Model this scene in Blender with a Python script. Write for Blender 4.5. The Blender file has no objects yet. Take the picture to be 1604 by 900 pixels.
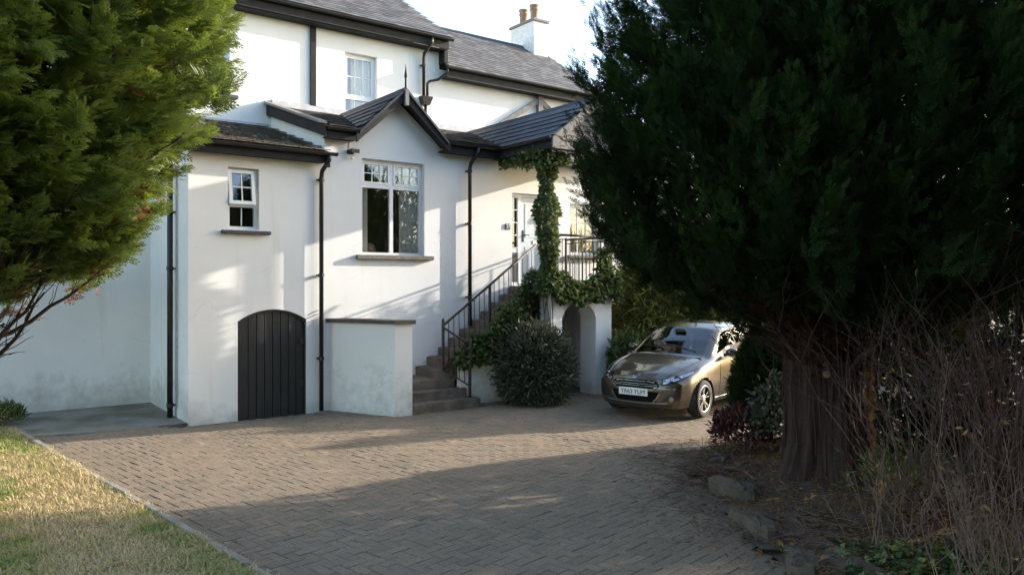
import bpy, math, random
import numpy as np
from mathutils import Vector, Matrix
from mathutils.geometry import tessellate_polygon
from mathutils.bvhtree import BVHTree

scene = bpy.context.scene
R = math.radians

# ---------------------------------------------------------------- camera
cam = bpy.data.cameras.new('camera')
cam.sensor_width = 36.0
cam.lens = 1205.0 / 1604.0 * 36.0
cam.shift_y = -10.0 / 1604.0
cam.clip_start = 0.05
cam.clip_end = 3000
cam_ob = bpy.data.objects.new('camera', cam)
scene.collection.objects.link(cam_ob)
cam_ob.location = (0, 0, 2.2)
cam_ob.rotation_euler = (R(90), 0, 0)
scene.camera = cam_ob

# ---------------------------------------------------------------- sky, sun, exposure
SUN_AZ = 65.0       # degrees clockwise from +Y
SUN_EL = 16.5
world = bpy.data.worlds.new("World")
scene.world = world
world.use_nodes = True
wn = world.node_tree
sky = wn.nodes.new('ShaderNodeTexSky')
sky.sky_type = 'NISHITA'
sky.sun_disc = False
sky.sun_elevation = R(SUN_EL)
sky.sun_rotation = R(SUN_AZ)
sky.air_density = 1.0
sky.dust_density = 1.6
wn.links.new(sky.outputs[0], wn.nodes['Background'].inputs[0])
wn.nodes['Background'].inputs[1].default_value = 0.15
sun_d = bpy.data.lights.new('sun', 'SUN')
sun_d.energy = 2.6
sun_d.angle = R(0.55)
sun_d.color = (1.0, 0.91, 0.79)
sun_ob = bpy.data.objects.new('sun', sun_d)
scene.collection.objects.link(sun_ob)
sv = Vector((math.sin(R(SUN_AZ)) * math.cos(R(SUN_EL)), math.cos(R(SUN_AZ)) * math.cos(R(SUN_EL)), math.sin(R(SUN_EL))))
sun_ob.rotation_euler = (-sv).to_track_quat('-Z', 'Y').to_euler()
sun_ob.location = (20, 10, 15)
scene.render.engine = 'CYCLES'
scene.view_settings.view_transform = 'Standard'
scene.view_settings.look = 'None'
scene.view_settings.gamma = 1.0
scene.view_settings.use_curve_mapping = False
scene.view_settings.exposure = 2.02

C = scene.collection

# ---------------------------------------------------------------- mesh helpers
class MB:
    """collects faces; build() links them as ONE mesh object"""
    def __init__(s):
        s.v = []; s.f = []
    def quad(s, a, b, c, d):
        i = len(s.v); s.v += [tuple(a), tuple(b), tuple(c), tuple(d)]; s.f.append((i, i+1, i+2, i+3)); return s
    def tri(s, a, b, c):
        i = len(s.v); s.v += [tuple(a), tuple(b), tuple(c)]; s.f.append((i, i+1, i+2)); return s
    def hexa(s, p):
        i = len(s.v); s.v += [tuple(q) for q in p]
        for f in ((0,3,2,1),(4,5,6,7),(0,1,5,4),(1,2,6,5),(2,3,7,6),(3,0,4,7)):
            s.f.append(tuple(i+k for k in f))
        return s
    def box(s, x0, x1, y0, y1, z0, z1):
        return s.hexa([(x0,y0,z0),(x1,y0,z0),(x1,y1,z0),(x0,y1,z0),(x0,y0,z1),(x1,y0,z1),(x1,y1,z1),(x0,y1,z1)])
    def cbox(s, x0, x1, y0, y1, z0, z1, c):
        """box with chamfered vertical and horizontal edges (three stacked rings)"""
        def ring(z, k):
            return [(x0+k+c,y0+k,z),(x1-k-c,y0+k,z),(x1-k,y0+k+c,z),(x1-k,y1-k-c,z),(x1-k-c,y1-k,z),(x0+k+c,y1-k,z),(x0+k,y1-k-c,z),(x0+k,y0+k+c,z)]
        rs = [ring(z0, c), ring(z0+c, 0), ring(z1-c, 0), ring(z1, c)]
        i = len(s.v)
        for r in rs: s.v += r
        for a in range(3):
            for k in range(8):
                s.f.append((i+a*8+k, i+a*8+(k+1)%8, i+(a+1)*8+(k+1)%8, i+(a+1)*8+k))
        s.f.append(tuple(i+k for k in range(7,-1,-1))); s.f.append(tuple(i+24+k for k in range(8)))
        return s
    def prism(s, poly, axis_vec):
        """closed extrusion of a 3-D polygon along axis_vec"""
        i = len(s.v); n = len(poly); a = Vector(axis_vec)
        s.v += [tuple(p) for p in poly] + [tuple(Vector(p)+a) for p in poly]
        s.f.append(tuple(range(i+n-1, i-1, -1))); s.f.append(tuple(range(i+n, i+2*n)))
        for k in range(n):
            s.f.append((i+k, i+(k+1)%n, i+n+(k+1)%n, i+n+k))
        return s
    def tube(s, pts, rad, sides=8, cap=True):
        pts = [Vector(p) for p in pts]
        if not hasattr(rad, '__len__'): rad = [rad]*len(pts)
        i = len(s.v); n = len(pts); prev = None
        for k, p in enumerate(pts):
            t = (pts[min(k+1,n-1)] - pts[max(k-1,0)])
            if t.length < 1e-9: t = Vector((0,0,1))
            t.normalize()
            if prev is None:
                ref = Vector((0,0,1)) if abs(t.z) < .9 else Vector((1,0,0))
                a = t.cross(ref).normalized()
            else:
                a = prev - t*prev.dot(t)
                a = a.normalized() if a.length > 1e-6 else t.orthogonal().normalized()
            prev = a; b = t.cross(a)
            for q in range(sides):
                an = 2*math.pi*q/sides
                s.v.append(tuple(p + (a*math.cos(an)+b*math.sin(an))*rad[k]))
        for k in range(n-1):
            for q in range(sides):
                s.f.append((i+k*sides+q, i+k*sides+(q+1)%sides, i+(k+1)*sides+(q+1)%sides, i+(k+1)*sides+q))
        if cap:
            s.f.append(tuple(i+q for q in range(sides-1,-1,-1)))
            s.f.append(tuple(i+(n-1)*sides+q for q in range(sides)))
        return s
    def lathe(s, prof, cx, cy, sides=20):
        i = len(s.v); n = len(prof)
        for (r, z) in prof:
            for q in range(sides):
                an = 2*math.pi*q/sides
                s.v.append((cx+r*math.cos(an), cy+r*math.sin(an), z))
        for k in range(n-1):
            for q in range(sides):
                s.f.append((i+k*sides+q, i+k*sides+(q+1)%sides, i+(k+1)*sides+(q+1)%sides, i+(k+1)*sides+q))
        s.f.append(tuple(i+q for q in range(sides-1,-1,-1))); s.f.append(tuple(i+(n-1)*sides+q for q in range(sides)))
        return s
    def sheet(s, outer, holes=(), fn=lambda a, b: (a, 0, b)):
        """polygon with holes, in 2-D, mapped by fn to 3-D"""
        loops = [outer] + list(holes)
        pts = [p for l in loops for p in l]
        i = len(s.v); s.v += [tuple(fn(*p)) for p in pts]
        for t in tessellate_polygon([[Vector((p[0], p[1], 0)) for p in l] for l in loops]):
            s.f.append(tuple(i+k for k in t))
        return s
    def mesh(s, name, mat=None, smooth=False):
        me = bpy.data.meshes.new(name); me.from_pydata(s.v, [], s.f); me.update()
        if mat: me.materials.append(mat)
        me.polygons.foreach_set('use_smooth', [bool(smooth)]*len(me.polygons))
        return me
    def build(s, name, mat, parent=None, smooth=False):
        return obj(name, s.mesh(name, mat, smooth), parent)

def obj(name, me, parent=None):
    o = bpy.data.objects.new(name, me); C.objects.link(o)
    if parent is not None: o.parent = parent
    return o

def empty(name, loc=(0,0,0), rz=0):
    o = bpy.data.objects.new(name, None); C.objects.link(o)
    o.location = loc; o.rotation_euler = (0,0,rz); o.empty_display_size = .2
    return o

def tag(o, label=None, cat=None, group=None, kind=None):
    if label: o['label'] = label
    if cat: o['category'] = cat
    if group: o['group'] = group
    if kind: o['kind'] = kind
    return o

def sphere_mb(c, r, nu=10, nv=6):
    b = MB()
    prof = [(max(.0005, r*math.sin(math.pi*k/nv)), c[2]-r*math.cos(math.pi*k/nv)) for k in range(nv+1)]
    return b.lathe(prof, c[0], c[1], nu)

def np_mesh(name, V, F, mat, tint=None, smooth=False):
    """V (n,3); F (m,k) same-size faces"""
    V = np.asarray(V, np.float32); F = np.asarray(F, np.int32); k = F.shape[1]
    me = bpy.data.meshes.new(name)
    me.vertices.add(len(V)); me.vertices.foreach_set('co', V.ravel())
    me.loops.add(F.size); me.loops.foreach_set('vertex_index', F.ravel())
    me.polygons.add(len(F)); me.polygons.foreach_set('loop_start', np.arange(0, F.size, k, dtype=np.int32))
    me.polygons.foreach_set('loop_total', np.full(len(F), k, np.int32))
    me.polygons.foreach_set('use_smooth', np.full(len(F), bool(smooth)))
    if mat: me.materials.append(mat)
    if tint is not None:
        at = me.attributes.new('tint', 'FLOAT', 'FACE'); at.data.foreach_set('value', np.asarray(tint, np.float32))
    me.update(calc_edges=True); me.validate()
    return me

# ---------------------------------------------------------------- materials
def new_mat(name):
    m = bpy.data.materials.new(name); m.use_nodes = True
    nt = m.node_tree; b = nt.nodes['Principled BSDF']
    return m, nt, b

def N(nt, t, **kw):
    n = nt.nodes.new(t)
    for k, v in kw.items():
        if k.startswith('i_'): n.inputs[k[2:].replace('_', ' ')].default_value = v
        else: setattr(n, k, v)
    return n

def ramp(nt, fac, stops):
    r = nt.nodes.new('ShaderNodeValToRGB'); e = r.color_ramp.elements
    e[0].position, e[0].color = stops[0][0], (*stops[0][1], 1)
    e[1].position, e[1].color = stops[-1][0], (*stops[-1][1], 1)
    for p, c in stops[1:-1]:
        q = e.new(p); q.color = (*c, 1)
    nt.links.new(fac, r.inputs[0]); return r.outputs[0]

def mixc(nt, fac, a, b, mode='MIX'):
    m = nt.nodes.new('ShaderNodeMix'); m.data_type = 'RGBA'; m.blend_type = mode
    for s, v in ((m.inputs[0], fac), (m.inputs[6], a), (m.inputs[7], b)):
        if hasattr(v, 'is_linked'): nt.links.new(v, s)
        elif hasattr(v, '__len__'): s.default_value = (*v, 1)
        else: s.default_value = v
    return m.outputs[2]

def math_n(nt, op, a, b=None, clamp=False):
    m = nt.nodes.new('ShaderNodeMath'); m.operation = op; m.use_clamp = clamp
    for s, v in zip(m.inputs, (a, b)):
        if v is None: continue
        if hasattr(v, 'is_linked'): nt.links.new(v, s)
        else: s.default_value = v
    return m.outputs[0]

def noise(nt, scale, detail=4, rough=.55, vec=None, sx=None):
    n = N(nt, 'ShaderNodeTexNoise'); n.inputs['Scale'].default_value = scale
    n.inputs['Detail'].default_value = detail; n.inputs['Roughness'].default_value = rough
    if vec is None:
        g = N(nt, 'ShaderNodeNewGeometry'); vec = g.outputs['Position']
    if sx:
        mp = N(nt, 'ShaderNodeMapping'); mp.inputs['Scale'].default_value = sx
        nt.links.new(vec, mp.inputs[0]); vec = mp.outputs[0]
    nt.links.new(vec, n.inputs['Vector']); return n.outputs[0]

def bump(nt, b, h, strength, dist=.01):
    n = N(nt, 'ShaderNodeBump'); n.inputs['Strength'].default_value = strength; n.inputs['Distance'].default_value = dist
    nt.links.new(h, n.inputs['Height']); nt.links.new(n.outputs[0], b.inputs['Normal'])

def pm(name, c1, c2=None, scale=8, rough=.7, bstr=0, bscale=60, metal=0, lo=.35, hi=.65, sx=None, bsx=None, spec=None, coat=0):
    m, nt, b = new_mat(name)
    c2 = c2 or tuple(x*.8 for x in c1)
    f = noise(nt, scale, 5, .6, sx=sx)
    nt.links.new(ramp(nt, f, [(lo, c1), (hi, c2)]), b.inputs['Base Color'])
    b.inputs['Roughness'].default_value = rough; b.inputs['Metallic'].default_value = metal
    if spec is not None: b.inputs['Specular IOR Level'].default_value = spec
    if coat: b.inputs['Coat Weight'].default_value = coat; b.inputs['Coat Roughness'].default_value = .04
    if bstr: bump(nt, b, noise(nt, bscale, 4, .6, sx=bsx), bstr)
    return m

def leaf_mat(name, stops, rough=.55, trans=.3, tcol=None, spec=.3):
    m, nt, b = new_mat(name)
    a = N(nt, 'ShaderNodeAttribute', attribute_name='tint')
    f = math_n(nt, 'ADD', a.outputs['Fac'], math_n(nt, 'MULTIPLY', math_n(nt, 'SUBTRACT', noise(nt, 2.5, 3), .5), .5))
    col = ramp(nt, f, stops)
    nt.links.new(col, b.inputs['Base Color']); b.inputs['Roughness'].default_value = rough
    b.inputs['Specular IOR Level'].default_value = spec
    tr = N(nt, 'ShaderNodeBsdfTranslucent')
    nt.links.new(mixc(nt, .5, col, tcol) if tcol else col, tr.inputs['Color'])
    mx = N(nt, 'ShaderNodeMixShader'); mx.inputs[0].default_value = trans
    nt.links.new(b.outputs[0], mx.inputs[1]); nt.links.new(tr.outputs[0], mx.inputs[2])
    nt.links.new(mx.outputs[0], nt.nodes['Material Output'].inputs['Surface'])
    return m

M = {}
def wall_material(name, base, dirt_h=.7, dirt=1.0):
    m, nt, b = new_mat(name)
    g = N(nt, 'ShaderNodeNewGeometry'); sep = N(nt, 'ShaderNodeSeparateXYZ'); nt.links.new(g.outputs['Position'], sep.inputs[0])
    n1 = noise(nt, 1.1, 6, .62); n2 = noise(nt, 7, 6, .65); n3 = noise(nt, 3.0, 5, .6, sx=(1.6, 1.6, .12))
    big = ramp(nt, n1, [(.35, base), (.7, tuple(x*.93 for x in base))])
    # runs and patches of grime
    runs = ramp(nt, n3, [(.60, (0,0,0)), (.74, (.55,.55,.55))])
    c = mixc(nt, math_n(nt, 'MULTIPLY', runs, .5*dirt), big, (.50,.48,.43))
    # splash stains with their own ragged edge near the ground
    h = math_n(nt, 'DIVIDE', sep.outputs[2], dirt_h)
    sp = math_n(nt, 'SUBTRACT', math_n(nt, 'ADD', math_n(nt, 'MULTIPLY', n1, 1.3), math_n(nt, 'MULTIPLY', n2, .9)), math_n(nt, 'ADD', h, .62), clamp=True)
    sp = math_n(nt, 'MULTIPLY', sp, 1.5*dirt, clamp=True)
    c = mixc(nt, math_n(nt, 'MULTIPLY', sp, .62), c, (.36,.35,.27))
    # small chips
    ch = ramp(nt, noise(nt, 16, 3, .5), [(.73, (0,0,0)), (.76, (1,1,1))])
    c = mixc(nt, math_n(nt, 'MULTIPLY', ch, .35*dirt), c, (.42,.39,.34))
    # hairline cracks
    vo = N(nt, 'ShaderNodeTexVoronoi', feature='DISTANCE_TO_EDGE'); vo.inputs['Scale'].default_value = .75
    wv = N(nt, 'ShaderNodeVectorMath', operation='ADD'); ns = N(nt, 'ShaderNodeTexNoise'); ns.inputs['Scale'].default_value = 3.0; ns.inputs['Detail'].default_value = 5
    nt.links.new(g.outputs['Position'], ns.inputs['Vector']); nt.links.new(g.outputs['Position'], wv.inputs[0])
    sc = N(nt, 'ShaderNodeVectorMath', operation='SCALE'); sc.inputs['Scale'].default_value = .35; nt.links.new(ns.outputs['Color'], sc.inputs[0]); nt.links.new(sc.outputs[0], wv.inputs[1])
    nt.links.new(wv.outputs[0], vo.inputs['Vector'])
    ck = ramp(nt, vo.outputs['Distance'], [(.0, (1,1,1)), (.006, (0,0,0))])
    ck = math_n(nt, 'MULTIPLY', ck, ramp(nt, noise(nt, .8, 3), [(.54, (0,0,0)), (.62, (.24,.24,.24))]))
    c = mixc(nt, ck, c, (.30,.28,.25))
    nt.links.new(c, b.inputs['Base Color']); b.inputs['Roughness'].default_value = .85
    b.inputs['Specular IOR Level'].default_value = .2
    bump(nt, b, math_n(nt, 'ADD', math_n(nt, 'MULTIPLY', noise(nt, 3, 3), .9), noise(nt, 55, 4, .7)), .22, .010)
    return m
M['render'] = wall_material('white_render', (.78,.78,.765))
M['render_old'] = wall_material('white_render_weathered', (.80,.80,.77), 1.3, 1.2)
M['render_rough'] = pm('roughcast', (.78,.78,.76), (.62,.61,.58), 12, .9, .9, 40)
M['black'] = pm('black_paint', (.012,.013,.014), (.022,.022,.022), 6, .7, .08, 40, spec=.25)
M['pipe'] = pm('black_plastic', (.010,.011,.012), (.018,.018,.018), 9, .38, .05, 30)
M['timber_grey'] = pm('weathered_timber', (.22,.21,.20), (.13,.125,.12), 9, .85, .3, 30, sx=(1,1,.3))
M['upvc'] = pm('white_plastic_frame', (.80,.81,.81), (.74,.75,.75), 3, .35)
M['sill'] = pm('stone_sill', (.20,.185,.165), (.12,.11,.10), 14, .9, .5, 70)
M['slate_sill'] = pm('dark_sill', (.045,.047,.05), (.07,.07,.07), 12, .6, .2, 50)
M['door'] = pm('pale_blue_door', (.58,.64,.68), (.54,.60,.64), 3, .4)
M['chrome'] = pm('brushed_steel', (.62,.62,.62), (.5,.5,.5), 30, .28, 0, 60, metal=1)
M['iron'] = pm('rusty_brown_iron', (.024,.018,.016), (.045,.030,.024), 25, .55, .3, 80)
M['concrete'] = pm('old_concrete', (.26,.245,.22), (.17,.16,.135), 2.5, .92, .5, 60)
M['coping'] = pm('dark_coping', (.075,.068,.06), (.11,.10,.085), 9, .85, .5, 50)
M['lead'] = pm('lead_flashing', (.42,.42,.43), (.30,.30,.31), 8, .6, .3, 30)
M['room'] = pm('dim_room', (.30,.22,.15), (.22,.16,.11), 2, .9)
M['curtain'] = pm('net_curtain', (.72,.70,.64), (.60,.58,.52), 4, .9)
M['cane'] = pm('red_brown_chair', (.22,.07,.04), (.16,.05,.03), 9, .6)
M['terracotta'] = pm('buff_terracotta', (.34,.21,.13), (.24,.15,.10), 14, .8, .3, 60)
M['sign_black'] = pm('sign_black', (.02,.02,.02), (.025,.025,.025), 5, .5)
M['sign_white'] = pm('sign_white', (.85,.85,.83), (.8,.8,.78), 5, .5)

def slate_material(name, stops, moss=None, mlo=.55):
    m, nt, b = new_mat(name)
    a = N(nt, 'ShaderNodeAttribute', attribute_name='tint')
    f = math_n(nt, 'ADD', math_n(nt, 'MULTIPLY', a.outputs['Fac'], .7), math_n(nt, 'MULTIPLY', noise(nt, 14, 5, .65), .42))
    c = ramp(nt, f, stops)
    if moss:
        mm = ramp(nt, noise(nt, 5.5, 6, .7), [(mlo, (0,0,0)), (mlo+.1, (1,1,1))])
        c = mixc(nt, mm, c, moss)
        bump(nt, b, math_n(nt, 'ADD', noise(nt, 40, 5, .7), mm), .8, .02)
    else:
        bump(nt, b, noise(nt, 40, 5, .7), .35, .008)
    nt.links.new(c, b.inputs['Base Color']); b.inputs['Roughness'].default_value = .62
    return m
M['slate'] = slate_material('grey_slate', [(.2,(.062,.058,.057)), (.5,(.10,.094,.090)), (.9,(.175,.165,.155))])
M['slate_dark'] = slate_material('dark_slate', [(.2,(.024,.025,.029)), (.6,(.040,.041,.046)), (.95,(.068,.068,.072))])
M['slate_moss'] = slate_material('mossy_slate', [(.2,(.06,.05,.042)), (.6,(.11,.09,.075)), (.95,(.18,.15,.12))], (.085,.075,.035), .50)

def glass_material():
    m, nt, b = new_mat('window_glass'); nt.nodes.remove(b)
    gl = N(nt, 'ShaderNodeBsdfGlossy'); gl.inputs['Roughness'].default_value = .012
    tr = N(nt, 'ShaderNodeBsdfTransparent'); tr.inputs[0].default_value = (.95,.96,.95,1)
    lw = N(nt, 'ShaderNodeLayerWeight'); lw.inputs[0].default_value = .5
    f = math_n(nt, 'ADD', math_n(nt, 'MULTIPLY', math_n(nt, 'POWER', lw.outputs['Facing'], 5.0), .9), .13, clamp=True)
    wob = N(nt, 'ShaderNodeBump'); wob.inputs['Strength'].default_value = .02
    nt.links.new(noise(nt, 2.2, 2), wob.inputs['Height']); nt.links.new(wob.outputs[0], gl.inputs['Normal'])
    mx = N(nt, 'ShaderNodeMixShader')
    nt.links.new(f, mx.inputs[0]); nt.links.new(tr.outputs[0], mx.inputs[1]); nt.links.new(gl.outputs[0], mx.inputs[2])
    nt.links.new(mx.outputs[0], nt.nodes['Material Output'].inputs[0]); return m
M['glass'] = glass_material()
# ================================================================= HOUSE
# house frame: x = along the front (u), y = into the house (w), z up; origin at the cellar door's foot
A0 = (-4.35, 12.2, 0.0)
HRZ = math.atan2(.6, .8)
def H2W(u, w, z=0):
    return (A0[0] + .8*u - .6*w, A0[1] + .6*u + .8*w, z)
house = empty('house', A0, HRZ)
tag(house, 'white rendered two storey house with black eaves and grey slate roofs', 'house')

def arch_pts(u0, u1, zs, zt, n=14):
    """segmental arch from (u1,zs) over (mid,zt) to (u0,zs)"""
    c = (u0+u1)/2; half = (u1-u0)/2; rise = zt-zs
    r = (half*half+rise*rise)/(2*rise); zc = zt-r; a = math.asin(half/r)
    return [(c+r*math.sin(a*(1-2*k/n)), zc+r*math.cos(a*(1-2*k/n))) for k in range(n+1)]

def rect(u0, u1, z0, z1):
    return [(u0,z0),(u1,z0),(u1,z1),(u0,z1)]

def wall_with_holes(name, outer, holes, w, mat, reveal, parent):
    b = MB()
    b.sheet(outer, holes, lambda p, q: (p, w, q))
    for h in holes:
        n = len(h)
        for k in range(n):
            p, q = h[k], h[(k+1) % n]
            b.quad((p[0],w,p[1]), (q[0],w,q[1]), (q[0],w+reveal,q[1]), (p[0],w+reveal,p[1]))
    return b.build(name, mat, parent)

# --- openings
W_SMALL = (-.15, .34, 3.02, 4.00)
W_BIG = (2.15, 3.41, 2.66, 4.36)
DOOR = (5.44, 6.66, 2.08, 3.98)
W_RIGHT = (6.98, 7.85, 2.75, 3.85)
ARCH = (0.0, 1.135, -.06, 1.56, 1.74)
arch_hole = [(ARCH[0], ARCH[2]), (ARCH[1], ARCH[2])] + arch_pts(ARCH[0], ARCH[1], ARCH[3], ARCH[4])
facade = [(-.744,-.1),(9.62,-.1),(9.62,4.78),(3.66,4.78),(2.83,5.46),(2.02,4.78),(1.45,4.78),(1.45,4.30),(-.744,4.30)]
# the arch opening touches the ground: cut it out of the outline from below
facade = [(-.744,-.1),(ARCH[0],-.1)] + list(reversed(arch_pts(ARCH[0], ARCH[1], ARCH[3], ARCH[4]))) + [(ARCH[1],-.1)] + facade[1:]
holes = [rect(*W_SMALL), rect(*W_BIG), rect(*DOOR), rect(*W_RIGHT)]
wall_with_holes('wall', facade, holes, 0.0, M['render'], .16, house)
b = MB()                                                                    # reveal of the cellar arch
ap = [(ARCH[0],-.1)] + list(reversed(arch_pts(*[ARCH[k] for k in (0,1,3,4)]))) + [(ARCH[1],-.1)]
for p, q in zip(ap[:-1], ap[1:]):
    b.quad((p[0],0,p[1]), (q[0],0,q[1]), (q[0],.14,q[1]), (p[0],.14,p[1]))
b.build('door_reveal', M['render'], house)

LT = 2.6                                                                     # depth of the single-storey front
b = MB(); b.sheet([(0,-.1),(LT,-.1),(LT,5.15),(0,4.30)], (), lambda p, q: (-.744, p, q)); b.build('wall', M['render_old'], house)
b = MB(); b.sheet([(0.0,4.28),(LT,5.0),(LT,5.66),(0,4.80)], (), lambda p, q: (1.45, p, q)); b.build('wall', M['render_old'], house)
b = MB(); b.sheet([(0,-.1),(LT,-.1),(LT,5.5),(0,4.7)], (), lambda p, q: (9.62, p, q)); b.build('wall', M['render'], house)
W_UP = (3.02, 3.76, 5.62, 7.00)
W_UPL = (-.12, .66, 5.74, 7.02)
main = [(-7.2,-.1),(5.32,-.1),(5.32,7.60),(-7.2,7.60)]
wall_with_holes('wall', main, [rect(*W_UP), rect(*W_UPL)], LT, M['render_old'], .16, house)
b = MB(); b.sheet([(5.32,-.1),(10.25,-.1),(10.25,7.0),(5.32,7.0)], (), lambda p, q: (p, LT, q)); b.build('wall', M['render'], house)
b = MB(); b.sheet([(LT,-.1),(LT+5.2,-.1),(LT+5.2,7.0),(LT+2.6,8.7),(LT,7.0)], (), lambda p, q: (10.25, p, q)); b.build('wall', M['render'], house)
b = MB(); b.sheet([(LT,6.0),(LT+8.8,6.0),(LT+8.8,7.6),(LT+4.4,10.4),(LT,7.6)], (), lambda p, q: (5.32, p, q)); b.build('wall', M['render'], house)
b = MB(); b.sheet([(LT,-.1),(LT+8.8,-.1),(LT+8.8,7.6),(LT+4.4,10.4),(LT,7.6)], (), lambda p, q: (-7.2, p, q)); b.build('wall', M['render'], house)
b = MB(); b.quad((-7.2,LT+8.8,-.1),(5.32,LT+8.8,-.1),(5.32,LT+8.8,7.6),(-7.2,LT+8.8,7.6)); b.build('wall', M['render'], house)
b = MB(); b.quad((5.32,LT+5.2,-.1),(10.25,LT+5.2,-.1),(10.25,LT+5.2,7.0),(5.32,LT+5.2,7.0)); b.build('wall', M['render'], house)

# --- windows
def room(u0, u1, w0, d, z0, z1):
    b = MB(); e = .35
    b.quad((u0-e,w0+d,z0-e),(u1+e,w0+d,z0-e),(u1+e,w0+d,z1+e),(u0-e,w0+d,z1+e))
    for (p, q) in (((u0-e,z0-e),(u0-e,z1+e)), ((u1+e,z1+e),(u1+e,z0-e)), ((u0-e,z1+e),(u1+e,z1+e)), ((u1+e,z0-e),(u0-e,z0-e))):
        b.quad((p[0],w0,p[1]),(q[0],w0,q[1]),(q[0],w0+d,q[1]),(p[0],w0+d,p[1]))
    return b.build('room_interior', M['room'], house)

def frame_ring(b, u0, u1, z0, z1, t, w0, w1):
    b.box(u0, u0+t, w0, w1, z0, z1); b.box(u1-t, u1, w0, w1, z0, z1)
    b.box(u0+t, u1-t, w0+.002, w1, z0, z0+t); b.box(u0+t, u1-t, w0+.002, w1, z1-t, z1)

def lights(win, u0, u1, z0, z1, nu, nz, w, bar=.016, t=.045, sash=True, tilt=0):
    """one sash with panes divided by bars"""
    if sash:
        b = MB(); frame_ring(b, u0, u1, z0, z1, t, w, w+.05); b.build('sash', M['upvc'], win)
    a0, a1, c0, c1 = u0+t, u1-t, z0+t, z1-t
    for i in range(nu):
        for j in range(nz):
            p0 = a0+(a1-a0)*i/nu; p1 = a0+(a1-a0)*(i+1)/nu; q0 = c0+(c1-c0)*j/nz; q1 = c0+(c1-c0)*(j+1)/nz
            MB().box(p0+.002, p1-.002, w+.022, w+.028, q0+.002, q1-.002).build('pane', M['glass'], win)
    for i in range(1, nu):
        p = a0+(a1-a0)*i/nu; MB().box(p-bar/2, p+bar/2, w+.008, w+.034, c0, c1).build('glazing_bar', M['upvc'], win)
    for j in range(1, nz):
        q = c0+(c1-c0)*j/nz; MB().box(a0, a1, w+.010, w+.032, q-bar/2, q+bar/2).build('glazing_bar', M['upvc'], win)

def window(u0, u1, z0, z1, w):
    b = MB(); frame_ring(b, u0+.002, u1-.002, z0+.002, z1-.002, .05, w, w+.07)
    return b.build('window', M['upvc'], house)

def sill(win, u0, u1, z, w, mat, h=.06, out=.09):
    MB().cbox(u0, u1, w-out, w+.12, z-h, z, .008).build('sill', mat, win)

def drape(win, u0, u1, z0, z1, w, n=10, amp=.025):
    b = MB(); pts = []
    for k in range(n*4+1):
        u = u0+(u1-u0)*k/(n*4); pts.append((u, w+amp*math.sin(k*math.pi/2+.3)))
    for p, q in zip(pts[:-1], pts[1:]):
        b.quad((p[0],p[1],z0),(q[0],q[1],z0),(q[0],q[1],z1),(p[0],p[1],z1))
    b.build('curtain', M['curtain'], win, True)

# large front window
wb = window(*W_BIG, .10)
u0, u1, z0, z1 = W_BIG; um = (u0+u1)/2; zt = z1-.46
b = MB(); b.box(um-.035, um+.035, .105, .165, z0+.05, z1-.05); b.box(u0+.05, um-.035, .107, .165, zt-.04, zt+.03); b.box(um+.035, u1-.05, .107, .165, zt-.04, zt+.03)
b.build('mullion', M['upvc'], wb)
for a, c in ((u0+.05, um-.035), (um+.035, u1-.05)):
    lights(wb, a, c, zt+.03, z1-.05, 3, 2, .095, t=.04)
    lights(wb, a, c, z0+.05, zt-.04, 1, 1, .11, t=.01, sash=False)
sill(wb, u0-.12, u1+.16, z0, 0.0, M['sill'], .075, .09)
drape(wb, u0+.05, u0+.22, z0+.02, z1-.4, .24, 4)
drape(wb, um+.22, u1-.02, z0+.02, z1-.05, .22, 9)
b = MB(); b.box(u0, u1, .75, .8, z0-.3, z0+.12); b.build('window_seat', M['cane'], wb)
for k in range(5):                                                           # chair back just inside
    MB().tube([(um+.06+.055*k, .42, z0-.2), (um+.055+.057*k, .44, z0+.42-.03*abs(k-2))], .012, 6).build('chair_spindle', M['cane'], wb)
sphere_mb((um-.3, .42, z0+.10), .14).build('vase', M['terracotta'], wb, True)
room(u0, u1, .165, 1.9, z0, z1)
# small window with the upper sash ajar
ws = window(*W_SMALL, .10)
u0, u1, z0, z1 = W_SMALL
MB().box(u0+.05, u1-.05, .103, .16, z0+.36, z0+.42).build('mullion', M['upvc'], ws)
lights(ws, u0+.05, u1-.05, z0+.05, z0+.36, 2, 1, .105, t=.012, sash=False)
pr = empty('opening_light', (0, 0.055, 0)); pr.parent = ws
lights(pr, u0+.015, u1-.06, z0+.40, z1-.03, 2, 2, 0.0, t=.055)
for ch in list(pr.children):
    # hinge at the top, foot pushed outward
    ch.parent = ws
    hz = z1-.03
    for v in ch.data.vertices:
        v.co.y += .055 - (hz - v.co.z)*.16
bpy.data.objects.remove(pr)
sill(ws, u0-.11, u1+.17, z0-.02, 0.0, M['slate_sill'], .055, .09)
room(u0, u1, .165, .9, z0, z1)
# upper window
wu = window(*W_UP, LT+.10)
u0, u1, z0, z1 = W_UP
MB().box(u0+.05, u1-.05, LT+.103, LT+.16, z0+.42, z0+.48).build('mullion', M['upvc'], wu)
lights(wu, u0+.05, u1-.05, z0+.48, z1-.05, 3, 2, LT+.098, t=.045)
lights(wu, u0+.05, u1-.05, z0+.05, z0+.42, 3, 1, LT+.105, t=.012, sash=False)
drape(wu, u0+.25, u1+.05, z0, z1, LT+.25, 6)
room(u0, u1, LT+.165, 1.0, z0, z1)
wl = window(*W_UPL, LT+.10)
u0, u1, z0, z1 = W_UPL
MB().box(u0+.05, u1-.05, LT+.103, LT+.16, z0+.42, z0+.48).build('mullion', M['upvc'], wl)
lights(wl, u0+.05, u1-.05, z0+.48, z1-.05, 3, 2, LT+.098, t=.045)
lights(wl, u0+.05, u1-.05, z0+.05, z0+.42, 3, 1, LT+.105, t=.012, sash=False)
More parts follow.
